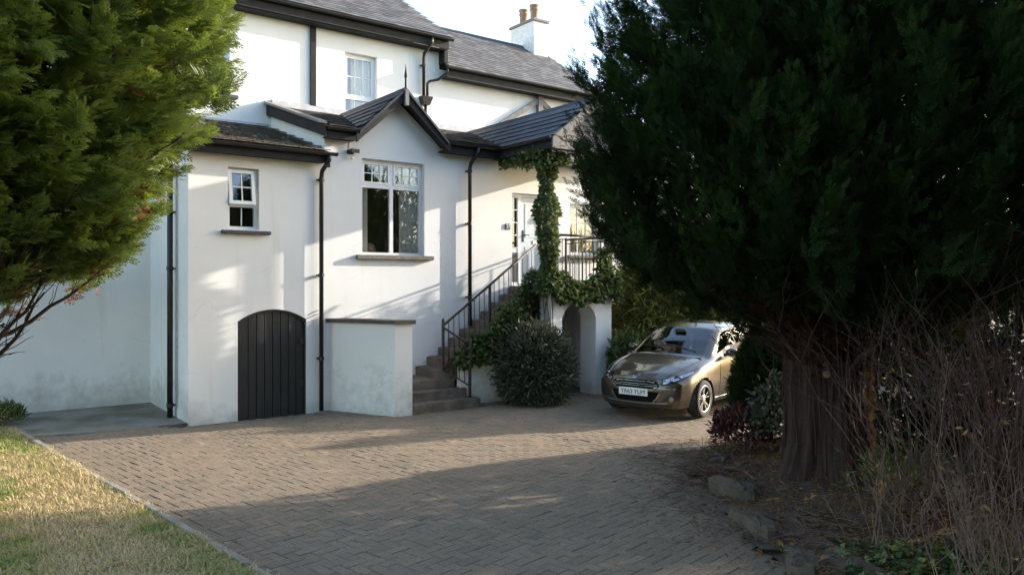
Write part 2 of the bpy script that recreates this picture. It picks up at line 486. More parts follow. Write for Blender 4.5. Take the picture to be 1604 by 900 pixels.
sill(wl, u0-.12, u1+.14, z0, LT, M['slate_sill'], .07, .09)
room(u0, u1, LT+.165, 1.0, z0, z1)
# window beyond the porch
wr = window(*W_RIGHT, .10)
u0, u1, z0, z1 = W_RIGHT
lights(wr, u0+.05, u1-.05, z0+.05, z1-.05, 3, 3, .105, t=.02)
sill(wr, u0-.1, u1+.1, z0, 0, M['sill'])
room(u0, u1, .165, .9, z0, z1)

# --- front door with side light
u0, u1, z0, z1 = DOOR
df = MB(); frame_ring(df, u0+.002, u1-.002, z0+.002, z1-.002, .055, .10, .17); df.box(u0+.235, u0+.295, .103, .17, z0+.055, z1-.055)
fdoor = df.build('front_door', M['upvc'], house)
d0, d1 = u0+.30, u1-.06
MB().cbox(d0, d1, .118, .160, z0+.06, z1-.06, .006).build('leaf', M['door'], fdoor)
for (a, c, e, f) in ((d0+.12, d1-.12, z0+1.02, z1-.2), (d0+.12, d1-.12, z0+.2, z0+.82)):
    b = MB(); frame_ring(b, a, c, e, f, .018, .110, .119); b.build('panel_moulding', M['door'], fdoor)
MB().cbox(u0+.055, u0+.235, .115, .15, z0+.055, z0+.78, .004).build('side_panel', M['upvc'], fdoor)
MB().box(u0+.075, u0+.215, .109, .114, z0+.10, z0+.70).build('side_panel_glass', M['sign_black'], fdoor)
for j in range(4):
    q0 = z0+.80+.255*j
    MB().box(u0+.058, u0+.232, .12, .127, q0+.006, q0+.249).build('side_light_pane', M['glass'], fdoor)
for j in range(5):
    q0 = z0+.80+.255*j
    MB().box(u0+.057, u0+.233, .108, .134, q0-.008, q0+.008).build('glazing_bar', M['upvc'], fdoor)
MB().cbox(d0+.05, d0+.085, .102, .118, z0+.92, z0+1.16, .004).build('handle_plate', M['sign_black'], fdoor)
MB().tube([(d0+.067,.115,z0+1.06),(d0+.067,.07,z0+1.06),(d0+.19,.065,z0+1.06)], .011, 8).build('handle', M['sign_black'], fdoor)
MB().cbox(d0+.32, d0+.58, .106, .118, z0+.88, z0+.96, .004).build('letterbox', M['chrome'], fdoor)
b = MB(); b.cbox(d0+.40, d0+.45, .095, .118, z0+1.32, z0+1.50, .006); b.tube([(d0+.425,.10,z0+1.48),(d0+.425,.075,z0+1.42),(d0+.425,.085,z0+1.34)], .014, 8)
b.build('knocker', M['sign_black'], fdoor)
room(u0, u1, .172, .6, z0+.4, z1-.3)

# --- number plaque
plq = MB().cbox(5.265, 5.385, -.022, -.002, 3.235, 3.345, .004).build('number_plaque', M['sign_black'], house)
def text_mesh(name, txt, size, mat, parent, loc, rot, depth=.001, sx=1.0):
    cu = bpy.data.curves.new(name, 'FONT'); cu.body = txt; cu.size = size; cu.align_x = 'CENTER'; cu.align_y = 'CENTER'; cu.extrude = depth
    t = bpy.data.objects.new('tmp', cu); C.objects.link(t)
    dg = bpy.context.evaluated_depsgraph_get()
    me = bpy.data.meshes.new_from_object(t.evaluated_get(dg)); bpy.data.objects.remove(t); bpy.data.curves.remove(cu)
    me.materials.clear(); me.materials.append(mat)
    o = obj(name, me, parent); o.location = loc; o.rotation_euler = rot; o.scale = (sx, 1, 1); return o
text_mesh('digits', '27', .095, M['sign_white'], plq, (5.325, -.025, 3.29), (R(90), 0, 0))

# --- cellar door of eight boards
M['door_black'] = pm('tarred_boards', (.011,.011,.011), (.024,.023,.021), 6, .6, .35, 20, sx=(6,6,.6), bsx=(5,5,.4))
cd = MB()
fr = list(reversed(arch_pts(ARCH[0], ARCH[1], ARCH[3], ARCH[4])))
ins = list(reversed(arch_pts(ARCH[0]+.055, ARCH[1]-.03, ARCH[3]-.04, ARCH[4]-.035)))
ring_o = [(ARCH[0],-.05)] + fr + [(ARCH[1],-.05)]; ring_i = [(ARCH[0]+.055,-.05)] + ins + [(ARCH[1]-.03,-.05)]
for k in range(len(ring_o)-1):
    a, c, d, e = ring_o[k], ring_o[k+1], ring_i[k+1], ring_i[k]
    cd.hexa([(a[0],.03,a[1]),(c[0],.03,c[1]),(d[0],.03,d[1]),(e[0],.03,e[1]),(a[0],.10,a[1]),(c[0],.10,c[1]),(d[0],.10,d[1]),(e[0],.10,e[1])])
cellar = cd.build('cellar_door', M['door_black'], house)
def arch_z(u):
    c = (ARCH[0]+ARCH[1])/2; half = (ARCH[1]-ARCH[0])/2; rise = ARCH[4]-ARCH[3]; r = (half*half+rise*rise)/(2*rise)
    return ARCH[4]-r+math.sqrt(max(0, r*r-(u-c)**2))-.02
random.seed(3)
for k in range(8):
    p0 = ARCH[0]+.05+(ARCH[1]-.08)*k/8+.006; p1 = ARCH[0]+.05+(ARCH[1]-.08)*(k+1)/8-.006; y = .055+random.uniform(-.004,.004)
    MB().prism([(p0,y,-.03),(p1,y,-.03),(p1,y,arch_z(p1)),((p0+p1)/2,y,arch_z((p0+p1)/2)),(p0,y,arch_z(p0))], (0,.03,0)).build('plank', M['door_black'], cellar)
for zz in (.45, 1.15):
    MB().cbox(ARCH[1]-.10, ARCH[1]-.035, .035, .056, zz, zz+.10, .004).build('hinge', M['iron'], cellar)
MB().box(ARCH[0]-.05, ARCH[1]+.05, .13, .15, -.09, 1.8).build('backing', M['sign_black'], cellar)

# --- roofs
random.seed(11)
slate_var = {}
def slate_shape(L, Wd, T, seed):
    r = random.Random(seed); j = lambda s: r.uniform(-s, s)
    b = MB(); x0, x1 = -Wd/2+.004, Wd/2-.004
    p = [(x0+j(.006), j(.006)), (x1+j(.006), j(.008)), (x1+j(.004), L), (x0+j(.004), L)]
    T0 = T*r.uniform(.8, 1.35)
    b.hexa([(p[0][0],p[0][1],0),(p[1][0],p[1][1],0),(p[2][0],p[2][1],0),(p[3][0],p[3][1],0),
            (p[0][0],p[0][1],T0),(p[1][0],p[1][1],T0),(p[2][0],p[2][1],T*.5),(p[3][0],p[3][1],T*.5)])
    return b
def lay_slates(parent, org, du, dup, width, length, mat, wd=.26, gauge=.19, L=.34, T=.009, single=True, name='slate', cut=None, seed=1):
    """org = eave corner; du = unit along eave; dup = unit up the slope"""
    du = Vector(du).normalized(); dup = Vector(dup).normalized(); nn = du.cross(dup).normalized()
    if nn.z < 0: nn = -nn
    rng = random.Random(seed); rows = int(length/gauge)
    tilt = math.atan2(T*1.6, gauge)
    # frame of a slate: its foot lies on the one below
    ez = (nn*math.cos(tilt) - dup*math.sin(tilt)*-1*0 ).normalized()
    allv, allf, allt = [], [], []
    variants = []
    for k in range(8):
        sb = slate_shape(min(L, gauge*1.75), wd, T, seed*100+k); variants.append(sb)
    meshes = []
    if single:
        for k, sb in enumerate(variants):
            me = sb.mesh(name, mat); at = me.attributes.new('tint','FLOAT','FACE'); at.data.foreach_set('value', [.15+.7*k/7]*len(me.polygons)); meshes.append(me)
    for r in range(rows):
        off = (wd/2 if r % 2 else 0)
        n = int((width+off)/wd)+1
        for c in range(n):
            x = -off + c*wd + wd/2
            if x < wd*.2 or x > width-wd*.2: continue
            y = r*gauge
            p = Vector(org) + du*x + dup*y + nn*(T*1.9)
            if cut and not cut(p + dup*gauge*.5): continue
            k = rng.randrange(8)
            yv = (dup - nn*(T*1.5/gauge) + du*rng.uniform(-.012,.012)).normalized()
            zv = du.cross(yv).normalized()
            if zv.z < 0: zv = -zv
            xv = yv.cross(zv).normalized()
            p = p + nn*rng.uniform(0, .003)
            mt = Matrix((xv, yv, zv)).transposed().to_4x4(); mt.translation = p
            if single:
                o = obj(name, meshes[k], parent); o.matrix_local = mt
            else:
                i = len(allv)
                allv += [tuple(mt @ Vector(v)) for v in variants[k].v]; allf += [tuple(i+q for q in f) for f in variants[k].f]
                allt += [rng.uniform(.1,.9)]*len(variants[k].f)
    if not single:
        o = obj(name, np_mesh(name, np.array(allv), np.array(allf), mat, allt), parent); o['kind'] = 'stuff'

def deck(pts, th, name, mat, zoff=-.005):
    """a roof slab from four top corners, th thick"""
    b = MB(); q = [Vector(p)+Vector((0,0,zoff)) for p in pts]
    b.hexa([p-Vector((0,0,th)) for p in q] + q)
    return b.build(name, mat, house)

# tall roof
EZ = 7.66; EW = 2.25; PT = .65
tr = deck([(-7.4,EW,EZ),(5.45,EW,EZ),(5.45,LT+4.4,EZ+PT*(LT+4.4-EW)),(-7.4,LT+4.4,EZ+PT*(LT+4.4-EW))], .04, 'roof', M['slate'])
deck([(5.45,LT+9.1,EZ),(-7.4,LT+9.1,EZ),(-7.4,LT+4.4,EZ+PT*(LT+4.4-EW)),(5.45,LT+4.4,EZ+PT*(LT+4.4-EW))], .04, 'roof', M['slate'])
sl = math.sqrt(1+PT*PT)
lay_slates(tr, (-1.2,EW-.03,EZ-.02), (1,0,0), (0,1,PT), 6.67, 4.4*sl, M['slate'], .21, .17, T=.006, single=False, name='slates', seed=2)
# lower right roof
EZ2 = 7.02
r2 = deck([(5.34,EW,EZ2),(10.42,EW,EZ2),(10.42,LT+2.6,EZ2+PT*(LT+2.6-EW)),(5.34,LT+2.6,EZ2+PT*(LT+2.6-EW))], .04, 'roof', M['slate'])
deck([(10.42,LT+5.5,EZ2),(5.34,LT+5.5,EZ2),(5.34,LT+2.6,EZ2+PT*(LT+2.6-EW)),(10.42,LT+2.6,EZ2+PT*(LT+2.6-EW))], .04, 'roof', M['slate'])
lay_slates(r2, (5.36,EW-.03,EZ2-.02), (1,0,0), (0,1,PT), 5.05, (LT+2.6-EW)*sl, M['slate'], .21, .17, T=.006, single=False, name='slates', seed=3)
rz = EZ2+PT*(LT+2.6-EW)
for k in range(11):                                                          # ridge tiles
    a = 5.36+k*.46
    MB().prism([(a,LT+2.6-.13,rz-.06),(a,LT+2.6,rz+.045),(a,LT+2.6+.13,rz-.06),(a,LT+2.6,rz+.012)], (.45,0,0)).build('ridge_tile', M['slate_dark'], r2)
# left lean-to (mossy)
LP = .30
r3 = deck([(-1.0,-.27,4.36),(1.43,-.27,4.36),(1.43,LT,4.36+LP*(LT+.27)),(-1.0,LT,4.36+LP*(LT+.27))], .05, 'roof', M['slate_moss'])
lay_slates(r3, (-1.0,-.31,4.345), (1,0,0), (0,1,LP), 2.42, 2.85*1.044, M['slate_moss'], .27, .21, T=.013, seed=5)
# moss cushions on the mossy slates
rg = np.random.default_rng(4)
for k in range(46):
    x = rg.uniform(-.95,1.38); y = rg.uniform(-.25,2.3); r = rg.uniform(.015,.045); z = 4.36+LP*(y+.27)+.03
    b = MB(); b.lathe([(r,z-.02),(r*1.1,z),(r*.8,z+r*.45),(r*.25,z+r*.6)], x, y, 7); b.build('moss_cushion', M['slate_moss'], r3, True)
# right lean-to
LZ = 4.80
r4 = deck([(1.40,.02,LZ+LP*.29),(9.75,.02,LZ+LP*.29),(9.75,LT,LZ+LP*(LT+.27)),(1.40,LT,LZ+LP*(LT+.27))], .05, 'roof', M['slate_moss'])
for a_, c_ in ((1.40,2.0),(3.68,9.75)):
    deck([(a_,-.27,LZ),(c_,-.27,LZ),(c_,.019,LZ+LP*.289),(a_,.019,LZ+LP*.289)], .05, 'eave_slab', M['slate_moss'])
lay_slates(r4, (1.40,-.31,LZ-.015), (1,0,0), (0,1,LP), 6.9, 2.85*1.044, M['slate_moss'], .26, .2, single=False, name='slates', seed=6, cut=lambda p: not (1.9 < p.x < 3.78 and p.y < .12))
# small gable over the big window
GU, GZ, GH = 2.83, 5.60, .92
def gable(uc, zr, half, ze, w0, w1, mat, single, seed, wd=.26, gauge=.19):
    out = []
    for s in (-1, 1):
        foot = uc+s*half
        rf = MB()
        q = [(foot,w0,ze),(uc,w0,zr),(uc,w1,zr),(foot,w1,ze)]
        rf.hexa([Vector(p)-Vector((0,0,.055)) for p in q] + [Vector(p)-Vector((0,0,.006)) for p in q])
        o = rf.build('roof', mat, house); out.append(o)
        L = math.hypot(half, zr-ze)
        org = (foot, w1, ze) if s < 0 else (foot, w0, ze)
        lay_slates(o, org, (0,-s*-1 if s > 0 else -1,0), (-s, 0, (zr-ze)/half), w1-w0, L, mat, wd, gauge, single=(single and s < 0), name='slate' if (single and s < 0) else 'slates', seed=seed+s, cut=lambda p: p.z > LZ+LP*(p.y+.27)-.04 or p.y < -.2)
    n = int((w1-w0)/.42)
    for k in range(n):
        a = w0+.0+(w1-w0)*k/n
        MB().prism([(uc-.11,a,zr-.085),(uc,a,zr+.035),(uc+.11,a,zr-.085),(uc,a,zr+.004)], (0,(w1-w0)/n-.006,0)).build('ridge_tile', mat, out[0])
    return out
g1 = gable(GU, GZ, GH, 4.74, -.30, 2.4, M['slate_dark'], True, 21)
# porch roof
PU, PZ, PH, PE, PW = 6.02, 5.62, 1.06, 4.78, -1.86
g2 = gable(PU, PZ, PH, PE, PW, LT, M['slate_dark'], True, 31, .30, .20)

# barge boards
def barge(pts, w0, w1, hgt, mat, name='bargeboard'):
    for p, q in zip(pts[:-1], pts[1:]):
        b = MB(); b.hexa([(p[0],w0,p[1]-hgt),(q[0],w0,q[1]-hgt),(q[0],w1,q[1]-hgt),(p[0],w1,p[1]-hgt),(p[0],w0,p[1]),(q[0],w0,q[1]),(q[0],w1,q[1]),(p[0],w1,p[1])])
        b.build(name, mat, house)
barge([(GU-GH-.02,4.73),(GU,GZ-.03),(GU+GH+.02,4.73)], -.335, -.298, .17, M['black'])
barge([(GU-GH+.03,4.76),(GU,GZ+.02),(GU+GH-.03,4.76)], -.37, -.337, .05, M['pipe'])
b = MB(); b.box(GU-.035, GU+.035, -.40, -.338, GZ-.30, GZ-.02); b.build('gable_drop', M['timber_grey'], house)
b = MB(); b.tube([(GU,-.34,GZ),(GU,-.34,GZ+.18),(GU,-.34,GZ+.22),(GU,-.34,GZ+.34),(GU,-.34,GZ+.44)], [.020,.016,.028,.012,.003], 8); b.build('finial', M['black'], house)
barge([(PU-PH-.03,PE-.02),(PU,PZ-.01),(PU+PH+.03,PE-.02)], PW-.035, PW+.002, .19, M['timber_grey'])
# boarded porch gable
pg = MB(); pg.sheet([(PU-PH+.12,PE-.12),(PU+PH-.12,PE-.12),(PU,PZ-.15)], (), lambda a, c: (a, PW+.16, c)); pg = pg.build('gable_backing', M['timber_grey'], house)
for k in range(8):
    z = PE-.12+.105*k; half = (PH-.12)*(1-(z+.05-PE+.12)/(PZ-PE))
    if half > .08:
        MB().hexa([(PU-half-.06,PW+.125,z),(PU+half+.06,PW+.125,z),(PU+half+.06,PW+.155,z),(PU-half-.06,PW+.155,z),(PU-half+.03,PW+.14,z+.098),(PU+half-.03,PW+.14,z+.098),(PU+half-.03,PW+.155,z+.098),(PU-half+.03,PW+.155,z+.098)]).build('gable_board', M['timber_grey'], pg)
MB().box(PU-PH+.06, PU+PH-.06, PW+.02, PW+.20, PE-.20, PE-.125).build('porch_beam', M['timber_grey'], house)
MB().box(PU-PH+.12, PU+PH-.12, PW+.165, -.02, PE-.14, PE-.11).build('porch_ceiling', M['upvc'], house)
for s in (-1, 1):
    MB().box(PU+s*(PH-.03)-.015, PU+s*(PH-.03)+.015, PW+.02, -.01, PE-.20, PE-.04).build('fascia', M['black'], house)
    MB().cbox(PU+s*.78-.06, PU+s*.78+.06, -1.42, -1.30, 2.09, PE-.14, .01).build('porch_post', M['timber_grey'], house)

# fascias, gutters, pipes
def gutter(p, q, r=.055, brackets=0, name='gutter'):
    p, q = Vector(p), Vector(q); t = (q-p).normalized(); side = t.cross(Vector((0,0,1))).normalized()
    b = MB(); n = 8
    ring = lambda c, rr: [c + side*rr*math.cos(math.pi*k/n) - Vector((0,0,1))*rr*math.sin(math.pi*k/n) for k in range(n+1)]
    o0, o1, i0, i1 = ring(p,r), ring(q,r), ring(p,r-.007), ring(q,r-.007)
    for k in range(n):
        b.quad(o0[k],o0[k+1],o1[k+1],o1[k]); b.quad(i0[k+1],i0[k],i1[k],i1[k+1])
        b.quad(o0[k],i0[k],i0[k+1],o0[k+1]); b.quad(o1[k+1],i1[k+1],i1[k],o1[k])
    b.quad(o0[0],o1[0],i1[0],i0[0]); b.quad(o0[n],i0[n],i1[n],o1[n])
    for e, d in ((o0, -1), (o1, 1)):
        b.f.append(tuple(range(len(b.v), len(b.v)+n+1))); b.v += [tuple(x) for x in e]
    g = b.build(name, M['pipe'], house, False)
    for k in range(brackets):
        c = p+(q-p)*((k+.5)/brackets); bb = MB(); o = ring(c, r+.006); o2 = ring(c+t*.03, r+.006)
        for j in range(n): bb.quad(o[j],o[j+1],o2[j+1],o2[j])
        bb.build('bracket', M['pipe'], g)
    return g
def fascia(u0, u1, w, z0, z1): return MB().box(u0, u1, w, w+.03, z0, z1).build('fascia', M['black'], house)
def soffit(u0, u1, w0, w1, z, mat='black'): return MB().box(u0, u1, w0, w1, z, z+.02).build('soffit', M[mat], house)
fascia(-7.3, 5.40, EW+.06, 7.40, 7.60); gutter((-7.3,EW-.01,7.62),(5.47,EW-.01,7.62), brackets=12)
soffit(-7.2, 5.38, EW+.09, LT-.004, 7.375)
MB().box(5.31, 5.40, EW+.10, LT+.02, 7.10, 7.37).build('eaves_box', M['black'], house)
fascia(5.34, 10.35, EW+.06, 6.78, 6.98); gutter((5.30,EW-.01,7.0),(10.45,EW-.01,7.0), brackets=6)
soffit(5.36, 10.3, EW+.09, LT-.004, 6.79)
fascia(-.98, 1.44, -.22, 4.17, 4.34); gutter((-1.05,-.285,4.34),(1.56,-.285,4.34), brackets=4)
soffit(-.98, 1.42, -.19, -.002, 4.19)
MB().box(1.36, 1.45, -.245, -.22, 4.10, 4.33).build('fascia_end', M['black'], house)
fascia(1.42, 1.98, -.22, 4.60, 4.78); gutter((1.40,-.285,4.78),(1.98,-.285,4.78), brackets=1)
fascia(3.70, 5.0, -.22, 4.58, 4.78); gutter((3.68,-.285,4.78),(4.98,-.285,4.78), brackets=2)
soffit(1.42, 1.97, -.19, -.002, 4.62); soffit(3.7, 5.0, -.19, -.002, 4.60)
fascia(7.1, 9.7, -.22, 4.58, 4.78); gutter((7.05,-.285,4.78),(9.8,-.285,4.78), brackets=3)
gutter((PU-PH-.04,-.25,PE+.0),(PU-PH-.04,PW,PE+.0), r=.05, brackets=3)
# sloping verge at the left of the higher lean-to roof, with its pale flashing above
b = MB(); z0v, z1v = LZ-.02, LZ+LP*(LT+.27)-.02
b.hexa([(1.36,-.25,z0v-.17),(1.395,-.25,z0v-.17),(1.395,LT,z1v-.19),(1.36,LT,z1v-.19),(1.36,-.25,z0v),(1.395,-.25,z0v),(1.395,LT,z1v),(1.36,LT,z1v)])
b.build('verge_board', M['black'], house)
MB().hexa([(1.30,-.1,LZ+.06),(1.46,-.1,LZ+.06),(1.46,LT-.02,z1v+.03),(1.30,LT-.02,z1v+.03),(1.30,-.1,LZ+.10),(1.46,-.1,LZ+.10),(1.46,LT-.02,z1v+.075),(1.30,LT-.02,z1v+.075)]).build('verge_cement', M['concrete'], house)
MB().hexa([(1.46,LT-.12,z1v-.02),(7.0,LT-.12,z1v-.02),(7.0,LT-.004,z1v-.02),(1.46,LT-.004,z1v-.02),(1.46,LT-.035,z1v+.13),(7.0,LT-.035,z1v+.13),(7.0,LT-.004,z1v+.13),(1.46,LT-.004,z1v+.13)]).build('flashing', M['lead'], house)
MB().hexa([(-.74,LT-.10,5.16),(1.40,LT-.10,5.16),(1.40,LT-.004,5.16),(-.74,LT-.004,5.16),(-.74,LT-.03,5.27),(1.40,LT-.03,5.27),(1.40,LT-.004,5.27),(-.74,LT-.004,5.27)]).build('flashing', M['lead'], house)

def downpipe(pts, r=.036, collars=()):
    p = MB().tube(pts, r, 12).build('downpipe', M['pipe'], house, True)
    for c in collars:
        b = MB(); b.tube([(c[0],c[1],c[2]-.03),(c[0],c[1],c[2]+.03)], r+.009, 12); b.box(c[0]-.06,c[0]+.06, c[1]+r*.4, c[1]+r+.045, c[2]-.012, c[2]+.012)
        b.build('collar', M['pipe'], p)
    return p
downpipe([(1.42,-.285,4.30),(1.42,-.28,4.22),(1.36,-.12,4.04),(1.36,-.092,3.94),(1.36,-.092,.02)], .037, [(1.36,-.092,z) for z in (3.9,2.3,.9)])
downpipe([(4.42,-.285,4.74),(4.42,-.27,4.62),(4.36,-.12,4.44),(4.36,-.092,4.34),(4.36,-.092,1.35)], .037, [(4.36,-.092,z) for z in (4.3,3.3,1.9)])
p = MB().tube([(-.835,.75,.0),(-.835,.75,4.2)], .045, 12).build('downpipe', M['pipe'], house, True)
for z in (.22, 2.4, 3.3):
    b = MB(); b.tube([(-.835,.75,z-.03),(-.835,.75,z+.03)], .055, 12); b.box(-.83,-.745,.68,.82,z-.012,z+.012); b.build('collar', M['pipe'], p)
MB().tube([(-.765,.62,.2),(-.765,.62,4.2)], .012, 6).build('cable', M['lead'], house)
downpipe([(4.92,EW-.01,7.56),(4.92,EW+.0,7.45),(4.86,LT-.12,7.25),(4.86,LT-.095,7.15),(4.86,LT-.095,6.25)], .034, [(4.86,LT-.095,7.0)])
downpipe([(5.34,EW,6.98),(5.34,EW+.05,6.86),(5.2,LT-.14,6.72),(5.0,LT-.11,6.66),(4.95,LT-.1,6.60),(4.95,LT-.1,6.25)], .030)
MB().hexa([(4.83,LT-.16,6.12),(4.99,LT-.16,6.12),(4.99,LT-.01,6.12),(4.83,LT-.01,6.12),(4.77,LT-.20,6.30),(5.05,LT-.20,6.30),(5.05,LT-.01,6.30),(4.77,LT-.01,6.30)]).build('rain_hopper', M['pipe'], house)
downpipe([(4.91,LT-.09,6.13),(4.91,LT-.09,5.55)], .034)
# black timbers on the upper wall
MB().box(2.25, 2.37, LT-.045, LT-.003, 5.60, 7.372).build('wall_timber', M['black'], house)
MB().box(-2.95, -2.83, LT-.045, LT-.003, 5.3, 7.372).build('wall_timber', M['black'], house)
def strut(a, c, w, wid=.06, mat='timber_grey'):
    a, c = Vector((a[0],0,a[1])), Vector((c[0],0,c[1])); t = (c-a).normalized(); s = Vector((-t.z,0,t.x))*wid
    MB().prism([Vector((0,w,0))+p for p in (a-s, c-s, c+s, a+s)], (0,.05,0)).build('strut', M[mat], house)
strut((8.20,6.70),(7.0,5.95), LT-.09); strut((8.20,6.70),(9.4,5.95), LT-.09)
MB().box(8.13, 8.27, LT-.12, LT-.02, 5.9, 6.86).build('king_post', M['timber_grey'], house)
# chimney
ch = MB(); ch.box(9.70, 10.20, LT+2.05, LT+3.15, 7.9, 9.56); chim = ch.build('chimney', M['render_rough'], house)
MB().cbox(9.66, 10.24, LT+2.01, LT+3.19, 9.56, 9.64, .012).build('chimney_cap', M['concrete'], chim)
MB().prism([(9.62,LT+1.95,8.02),(9.62,LT+2.6,8.95),(9.62,LT+3.2,8.5)], (.075,0,0)).build('chimney_flashing', M['lead'], chim)
for w in (LT+2.35, LT+2.85):
    zb = 9.64
    MB().lathe([(.13,zb),(.125,zb+.05),(.11,zb+.09),(.115,zb+.30),(.135,zb+.33),(.135,zb+.36),(.12,zb+.37),(.125,zb+.42),(.14,zb+.44),(.14,zb+.48),(.10,zb+.48)], 9.95, w, 16).build('chimney_pot', M['terracotta'], chim, True)
# security light
sl_ = MB().cbox(1.86, 1.98, -.05, -.002, 4.40, 4.47, .006).build('security_light', M['sign_black'], house)
MB().hexa([(1.88,-.17,4.40),(2.02,-.17,4.40),(2.02,-.07,4.42),(1.88,-.07,4.42),(1.88,-.18,4.47),(2.02,-.18,4.47),(2.02,-.06,4.48),(1.88,-.06,4.48)]).build('lamp_head', M['sign_black'], sl_)
sphere_mb((1.92,-.07,4.33), .035).build('sensor', M['upvc'], sl_, True)
MB().tube([(1.92,-.02,4.47),(1.91,-.012,4.60)], .006, 6).build('cable', M['sign_white'], sl_)
for k, z in enumerate((1.52, 1.60, 1.66)):
    MB().tube([(1.10+.03*k,-.006,z-.03),(1.34,-.012,z+.05)], .007, 5).build('cable', M['lead'], house)

# ================================================================= ENTRANCE STAIR (house frame)
M['step'] = pm('worn_stone_step', (.085,.066,.050), (.165,.135,.105), 5, .95, .7, 40)
M['step_side'] = M['step']
steps = empty('entrance_steps', A0, HRZ)
tag(steps, 'brown stone steps climbing along the white wall to the front door', 'steps')
rs = .162
def step(u0, u1, w0, w1, z0, z1, seed):
    r = random.Random(seed); b = MB(); n = 7
    # nosing edges slightly worn: chamfered box with jitter
    b.cbox(u0, u1, w0, w1, z0, z1, .014)
    b.v = [(x+r.uniform(-.006,.006), y+r.uniform(-.006,.006), z+r.uniform(-.005,.003)) for (x,y,z) in b.v]
    return b.build('step', M['step'], steps)
step(2.42, 3.80, -1.27, -.02, -.05, rs, 1)
step(2.44, 3.66, -1.05, -.02, rs-.06, 2*rs, 2)
step(2.46, 3.54, -.84, -.02, 2*rs-.06, 3*rs, 3)
for k in range(4, 13):
    step(3.20+.24*(k-4), 5.42, -.83+.002*k, -.02, rs*(k-1)-.03, rs*k, k)
ZL = 13*rs
landing = MB().cbox(5.36, 6.86, -1.42, -.004, ZL-.20, ZL, .012).build('landing', M['step'], steps)
# outer side wall of the flight, ending in a slope
b = MB(); b.prism([(3.56,-.845,-.05),(5.42,-.845,-.05),(5.42,-.845,12*rs+.05),(3.62,-.845,4.9*rs)], (0,-.11,0)); b.build('side_wall', M['render_old'], steps)
b = MB(); b.prism([(3.60,-.80,0.05),(3.68,-1.02,.05),(3.60,-.82,.75)], (.06,.03,0)); b.build('side_wall', M['render_old'], steps)
# arched front of the landing
ah = [(5.56,-.1)] + list(reversed(arch_pts(5.56, 6.42, 1.50, 1.80))) + [(6.42,-.1)]
outer = [(5.30,-.1)] + ah + [(6.84,-.1),(6.84,ZL-.02),(5.30,ZL-.02)]
b = MB(); b.sheet(outer, (), lambda p, q: (p, -1.40, q))
for p, q in zip(ah[:-1], ah[1:]): b.quad((p[0],-1.40,p[1]),(q[0],-1.40,q[1]),(q[0],-.95,q[1]),(p[0],-.95,p[1]))
b.sheet(outer, (), lambda p, q: (p, -.95, q))
b.quad((6.84,-1.40,-.1),(6.84,0,-.1),(6.84,0,ZL-.02),(6.84,-1.40,ZL-.02)); b.quad((5.30,-1.40,-.1),(5.30,-.80,-.1),(5.30,-.80,ZL-.02),(5.30,-1.40,ZL-.02))
b.build('arch_wall', M['render'], steps)

# --- flank wall left of the steps
fw = empty('flank_wall', A0, HRZ); tag(fw, 'low white rendered wall with dark coping at the foot of the steps', 'wall')
b = MB(); b.hexa([(1.50,-.003,-.06),(1.80,-.003,-.06),(2.42,-1.30,-.06),(2.13,-1.24,-.06),(1.50,-.003,1.50),(1.80,-.003,1.50),(2.42,-1.30,1.50),(2.13,-1.24,1.50)]); b.build('body', M['render_old'], fw)
b = MB(); b.hexa([(1.47,-.004,1.50),(1.84,-.004,1.50),(2.46,-1.35,1.50),(2.10,-1.28,1.50),(1.47,-.004,1.565),(1.84,-.004,1.565),(2.46,-1.35,1.565),(2.10,-1.28,1.565)]); b.build('coping', M['coping'], fw)

# --- railings
rail = empty('stair_railing', A0, HRZ); tag(rail, 'brown iron stair railing with thin upright bars beside the steps', 'railing')
P1 = Vector((3.32,-.80,3*rs)); P2 = Vector((3.66,-1.14,rs))
def bar(a, c, r, name, mb_sides=6, parent=rail): return MB().tube([a, c], r, mb_sides).build(name, M['iron'], parent, True)
def post(p, h, parent=rail):
    o = MB().cbox(p.x-.021, p.x+.021, p.y-.021, p.y+.021, p.z-.03, p.z+h, .004).build('post', M['iron'], parent)
    sphere_mb((p.x,p.y,p.z+h+.012), .026).build('knob', M['iron'], o, True); return o
post(P1, 1.02); post(P2, 1.00)
T0 = P1+Vector((0,0,.93)); T1 = Vector((5.42,-.80,2.90))
MB().tube([T0, T1], .024, 8).build('handrail', M['iron'], rail, True)
B0 = P1+Vector((.02,0,.16)); B1 = Vector((5.42,-.80,ZL+.10))
bar(B0, B1, .014, 'lower_rail')
nb = 19
def scroll(c, du, rr, parent):
    pts = []
    for k in range(13):
        an = 2*math.pi*k/12; pts.append(c + Vector((du[0]*math.cos(an)*rr, du[1]*math.cos(an)*rr, math.sin(an)*rr*1.25)))
    MB().tube(pts, .006, 5).build('scroll', M['iron'], parent)
for k in range(1, nb):
    f = k/nb; a = B0.lerp(B1, f); c = T0.lerp(T1, f)
    o = bar(a, c, .0075, 'baluster')
    if k % 5 == 3: scroll(a.lerp(c, .42), (1,0), .035, o)
    if k == 9:
        MB().cbox(a.x-.02, a.x+.02, a.y-.02, a.y+.02, a.z-.35, c.z, .004).build('post', M['iron'], rail)
bar(P1+Vector((0,0,.90)), P2+Vector((0,0,.92)), .02, 'handrail', 8)
bar(P1+Vector((0,0,.16)), P2+Vector((0,0,.20)), .013, 'lower_rail')
bar(P1+Vector((0,0,.20)), P2+Vector((0,0,.88)), .010, 'brace')
